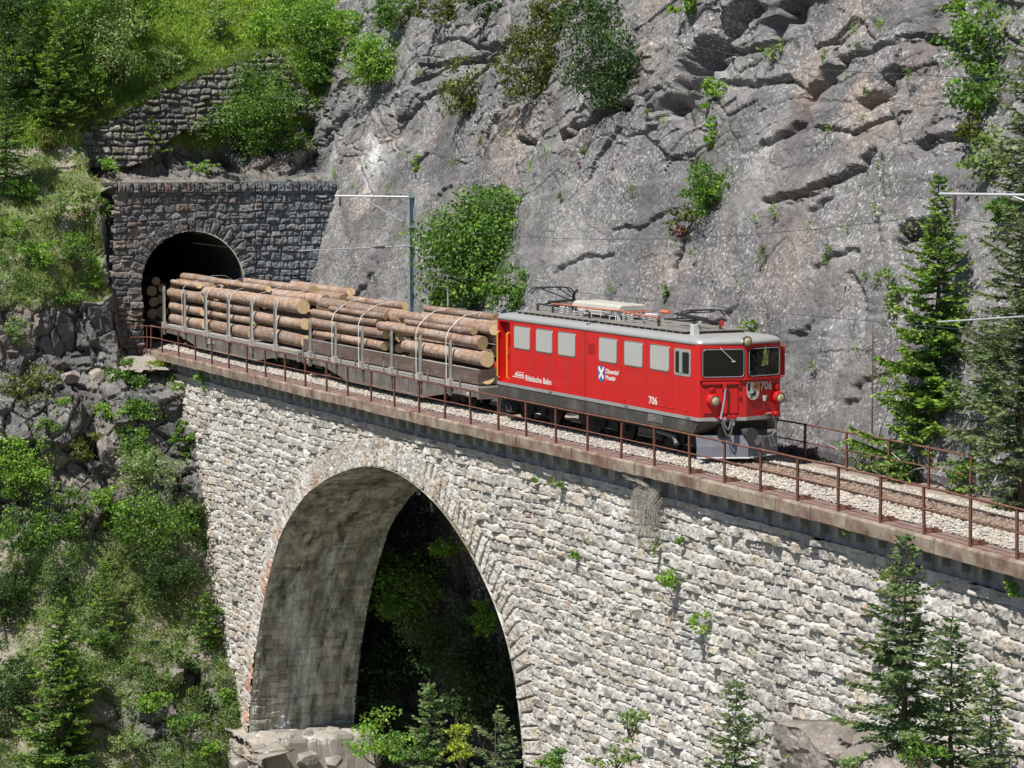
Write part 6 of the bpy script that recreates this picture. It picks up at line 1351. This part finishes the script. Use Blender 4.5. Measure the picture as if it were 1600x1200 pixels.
# ---- on the masonry
for k, (u, v, w_, h_, pl, lb) in enumerate([(1057, 905, 44, 52, 'bright', 'bright green bush growing out of the wall right of the arch'), (1106, 972, 40, 42, 'bright', 'small green bush on the wall below the larger one'), (877, 757, 28, 26, 'pale', 'small pale plant on the wall under the coping'), (1028, 850, 14, 60, 'pale', 'thin strand of plants in the wall under the dead grass'), (1335, 825, 26, 24, 'bright', 'small green plant under the coping at the right'), (1590, 920, 24, 36, 'bright', 'green plant under the coping at the right edge'), (318, 595, 22, 40, 'bright', 'thin bright climbing plant at the left end of the coping'), (285, 605, 20, 22, 'bright', 'small grass tuft on the wall top at the left end'), (902, 865, 16, 20, 'bright', 'tiny green tuft in the wall middle'), (1065, 845, 14, 16, 'bright', 'tiny green tuft right of the dead grass strand'), (1400, 905, 40, 60, 'pale', 'pale thin plants on the wall beside the large pine'), (838, 750, 10, 12, 'bright', 'tiny green tuft left of the small pale plant')]):
    P = on_face(u, v, -1.75); W_, H_ = S(w_, P), S(h_, P); shrub('wall_plant', lb, 'wall plant', P+np.array([0, -.32*W_, 0]), W_, H_, pl, ls=.04, dens=1.6, root=P+np.array([0, .05, .0]), trunk=.012, nb=7)
P = on_face(1005, 770, -1.8); T = thing('dead_grass', tuple(P), 'grey dead grass hanging down the wall below the coping', 'dead grass'); b = MB(); g1 = np.random.default_rng(5)
for k in range(160):
    p = on_face(g1.uniform(1000, 1035), g1.uniform(755, 785), -1.85); l_ = g1.uniform(.3, 1.3); q = p+np.array([g1.normal()*.16-.25, -.1+g1.normal()*.05, -l_]); b.tube([p, (p+q)/2+np.array([-.05, -.12, .15]), q], [.008, .007, .004], 3, caps=False)
for k in range(5):
    p = on_face(1020, 765, -1.85); q = p+np.array([g1.uniform(-.9, .1), -.5, g1.uniform(.1, .35)]); b.tube([p, (p+q)/2+g1.normal(size=3)*.05, q], [.02, .012, .005], 4)
b.build('dry_stems', M['dead'], T, world=True)
# ---- grass and ground cover on the slopes
def scatter(n, mask, seed):
    g = np.random.default_rng(seed); w_ = np.where(mask)[0]; k = g.choice(w_, n); return HP[k]+g.normal(size=(n, 3))*np.array([.03, .05, .05]), g
def grass(n, mask, seed, L, pal, wd=.012):
    Pn, g = scatter(n, mask, seed); P5 = np.repeat(Pn, 6, 0)+g.normal(size=(n*6, 3))*.05; N = len(P5); d_ = unit(g.normal(size=(N, 3))*.6+UP+np.array([.35, -.35, 0])); l_ = L*g.uniform(.4, 1.2, (N, 1)); s_ = unit(np.cross(d_, g.normal(size=(N, 3))))
    pal = np.array(pal); col = np.repeat(pal[g.integers(0, len(pal), n)]*g.uniform(.75, 1.25, (n, 1)), 6, 0); fo = Fol(); fo.add(P5+d_*l_*.45, d_*l_*.5, s_*wd*g.uniform(.7, 1.6, (N, 1)), col); return fo
vis = (HY > -13) & (HZ > -17)
gm = vis & (HRK < .4) & (HZ > 9) & (HZ < 17.5)
o = grass(26000, gm, 1, .42, [(.36,.48,.10),(.44,.52,.13),(.28,.42,.08),(.50,.52,.22)], .024).build('meadow_grass', M['grass']); tag(o, 'tall sunlit meadow grass on the slope above the retaining wall', 'grass', kind='stuff')
cm = vis & ~((HY > -3.1) & (HZ > -1) & (HZ < 7.1)) & (HRK < .75) & (HZ < 8.5) & (fbm(HP, .8, 3, 97) > -.12)
o = grass(16000, cm, 2, .26, [(.24,.33,.08),(.18,.27,.06),(.32,.35,.14),(.42,.40,.22)], .016).build('slope_grass', M['grass']); tag(o, 'short grass tufts scattered over the stony slope beside the viaduct', 'grass', kind='stuff')
def cover(n, mask, seed, per, spread, ls, pal):
    Pn, g = scatter(n, mask, seed); C_ = np.repeat(Pn, per, 0)+g.normal(size=(n*per, 3))*np.array([spread*.7, spread, spread*.8])+np.array([.08, -.03, .05]); fo = Fol()
    pal = np.array(pal); k = np.repeat(g.integers(0, len(pal), n), per); nrm = unit(g.normal(size=(len(C_), 3))+UP*.6+np.array([.4, -.2, 0])); t = unit(np.cross(nrm, g.normal(size=C_.shape))); s_ = ls*g.uniform(.6, 1.3, (len(C_), 1))
    fo.add(C_, t*s_, np.cross(nrm, t)*s_*.6, pal[k]*g.uniform(.7, 1.3, (len(C_), 1))); return fo
o = cover(2600, vis & ~((HY > -3.1) & (HZ > -1) & (HZ < 7.1)) & (HRK < .8) & (HZ < 8.5) & (fbm(HP, .5, 3, 98) > .02), 3, 45, .16, .045, [(.11,.20,.045),(.17,.27,.07),(.23,.31,.12),(.09,.17,.05)]).build('ground_cover', M['leaf']); tag(o, 'low leafy ground cover on the slope left of the viaduct', 'ground cover', kind='stuff')
o = cover(900, gm, 4, 60, .25, .06, [(.14,.25,.05),(.22,.34,.08),(.28,.36,.13)]).build('meadow_herbs', M['leaf']); tag(o, 'leafy herbs among the meadow grass above the wall', 'ground cover', kind='stuff')
def wall_top_grass():
    g = np.random.default_rng(31); n = 2600; y = g.uniform(-3.6, 7.2, n); z = np.interp(y, [-3.6, -1.5, 1, 2.6, 5.5, 8.6], [9.5, 10.2, 11.5, 12.2, 13.2, 13.5])+g.normal(size=n)*.08; x = -49-.16*(z-8)-g.uniform(-.1, 1.2, n)
    P5 = np.repeat(np.stack([x, y, z], 1), 5, 0)+g.normal(size=(n*5, 3))*.06; N = len(P5); d_ = unit(g.normal(size=(N, 3))*.6+UP+np.array([.5, -.2, 0])); s_ = unit(np.cross(d_, g.normal(size=(N, 3)))); l_ = .34*g.uniform(.4, 1.2, (N, 1)); pal = np.array([(.22,.30,.07),(.17,.26,.06),(.30,.34,.14)]); fo = Fol(); fo.add(P5+d_*l_*.4, d_*l_*.5, s_*.02, pal[g.integers(0, 3, N)])
    o = fo.build('wall_top_grass', M['grass']); tag(o, 'grass fringe hanging over the top of the retaining wall', 'grass', kind='stuff')
wall_top_grass()
def cliff_tufts():
    g = np.random.default_rng(77); fo = Fol(); n = 0
    spots = [(g.uniform(500, 1560), g.uniform(20, 640)) for _ in range(90)]+[(1195, 410), (1190, 345), (1385, 265), (1378, 330), (1120, 430), (560, 290), (530, 275), (520, 300), (1200, 400), (1090, 400), (1380, 590)]
    for u, v in spots:
        P = on_cliff(u, v)+np.array([0, -.25, .1]); m = int(g.integers(10, 60)); C_ = P+g.normal(size=(m, 3))*np.array([.12, .05, .12])*g.uniform(.5, 1.6); d_ = unit(g.normal(size=(m, 3))+np.array([0, -.6, .3])); s_ = unit(np.cross(d_, g.normal(size=(m, 3))))
        pl = np.array(PAL[['bright', 'juniper', 'pale', 'leaf'][g.integers(0, 4)]]); fo.add(C_, d_*.06, s_*.022, pl[g.integers(0, len(pl), m)])
    o = fo.build('cliff_tufts', M['leaf']); tag(o, 'small grass and moss tufts dotted over the cliff face', 'grass', kind='stuff')
cliff_tufts()
# ---- boulders
def boulder(label, P, size, seed, col=(.27, .24, .21), group=None):
    g = np.random.default_rng(seed); import bmesh
    bm = bmesh.new(); bmesh.ops.create_icosphere(bm, subdivisions=5, radius=1); V = np.array([v.co[:] for v in bm.verts]); F_ = [tuple(v.index for v in f.verts) for f in bm.faces]; bm.free()
    pl = unit(np.concatenate([g.normal(size=(9, 3)), np.array([[1, 0, 0], [-1, 0, 0], [0, 1, 0], [0, -1, 0], [0, 0, 1], [0, 0, -1]])+g.normal(size=(6, 3))*.18])); off = np.concatenate([g.uniform(.6, .98, 9), g.uniform(.5, .8, 6)])
    for n_, o_ in zip(pl, off):
        e = V@n_-o_; V = V-np.outer(np.maximum(0, e)*.98, n_)
    V = V*np.array(size); V += unit(V)*(.05*fbm(V+seed, 2.2, 4, seed)+.07*facets(V+seed, 2.6, seed)[0])[:, None]*max(size)*.8
    c = np.tile(np.array(col), (len(V), 1)); c = mixc(c, np.array(col)*.5, sstep(-.1, .4, fbm(V+seed, 1.2, 3, 4))*.7); c = mixc(c, (.42, .38, .32), sstep(.1, .5, fbm(V+seed, 2.2, 3, 9))*.5)
    o = raw('boulder', V+np.array(P)*0, np.array(F_), M['rock2'], None, c); o.location = tuple(P); tag(o, label, 'boulder', group)
boulder('large rounded rock outcrop below the wall at the lower right', at(1290, 1175, 55), (1.5, 1.3, 1.1), 11, (.22, .19, .165))
boulder('brown rock face under the pines in the bottom right', at(1400, 1230, 53), (1.8, 1.2, .9), 12, (.22, .19, .165))
boulder('pale angular boulder on the slope beside the boulders under the landing', on_hill(150, 590)+np.array([.1, 0, 0]), (.35, .4, .55), 13, (.38, .34, .27))
boulder('tall pointed boulder leaning by the viaduct corner', on_hill(165, 715), (.5, .45, 1.1), 14, (.24, .21, .19))
boulder('pinkish boulder on the slope beneath the landing', on_hill(110, 590), (.45, .5, .4), 15, (.28, .24, .22))
boulder('boulder low on the grassy slope between conifer and viaduct', on_hill(275, 1055), (.6, .55, .5), 16, (.24, .21, .19))
def footing():
    xs = np.arange(-33.4, -26.8, .045); zs = np.arange(-18.5, -14.88, .045); X, Z = np.meshgrid(xs, zs); X = X.ravel(); Z = Z.ravel(); P = np.stack([X, X*0, Z], 1)
    E, a, b, lu, lv, i, r = courses(X, Z, .55, .85, 341, .12, .7); d = relief(E, a, b, lu, lv, P, .34, .12)+.08*fbm(P, 1.2, 3, 5)
    T = thing('stone_footing', (-30, -2.3, -17), 'rough stone footing under the left arch jamb of the viaduct', 'footing'); col = stone_cols(a, b, 0, [(.33,.30,.26),(.38,.35,.31),(.28,.25,.21),(.34,.29,.23)]); col = mixc(col, (.08, .075, .06), sstep(.07, .02, E)*.8)
    cut = -14.95-.9*sstep(-29.0, -27.0, X)*0-.35*np.abs(fbm(P*np.array([1, 1, 0]), .9, 2, 7)); yo = 1.0*sstep(-.25, 0, Z-cut)
    V = np.stack([X, yc(X)-2.25-d+yo*1.2, np.minimum(Z, cut+.02*yo)], 1); V[:, 0] += .5*sstep(-27.6, -26.8, X)*0
    raw('masonry_face', V, grid_faces(len(xs), len(zs)), M['stone'], T, col)
    ys = np.arange(-2.3, 3.0, .08); xs2 = np.arange(-33.2, -27.9, .08); Xg, Yg = np.meshgrid(xs2, ys); Xg, Yg = Xg.ravel(), Yg.ravel(); Q = np.stack([Xg, Yg, Xg*0-15.0], 1); h_, e_, c_ = facets(Q, 1.3, 8); Q[:, 2] += .14*h_-.12*sstep(.12, 0, e_)-3.0*sstep(-28.2, -27.9, Xg)
    raw('footing_top', Q, grid_faces(len(xs2), len(ys)), M['stone'], T, np.tile([.30, .275, .24], (len(Q), 1))*(.7+.6*c_)[:, None])
footing()
for k, (u, v, s_) in enumerate([(480, 1185, .42), (520, 1190, .38), (375, 1198, .5)]):
    P = at(u, v, float((on_face(405, 1137, -1.9)-CAM)@_d)+.1*(k % 3)); boulder(['pale boulder resting before the stone footing', 'shaded small boulder right of the stone footing', 'boulder left of the stone footing at the very bottom'][k], P, (s_*1.15, s_*1.25, s_*.85), 40+k, (.27, .245, .215))
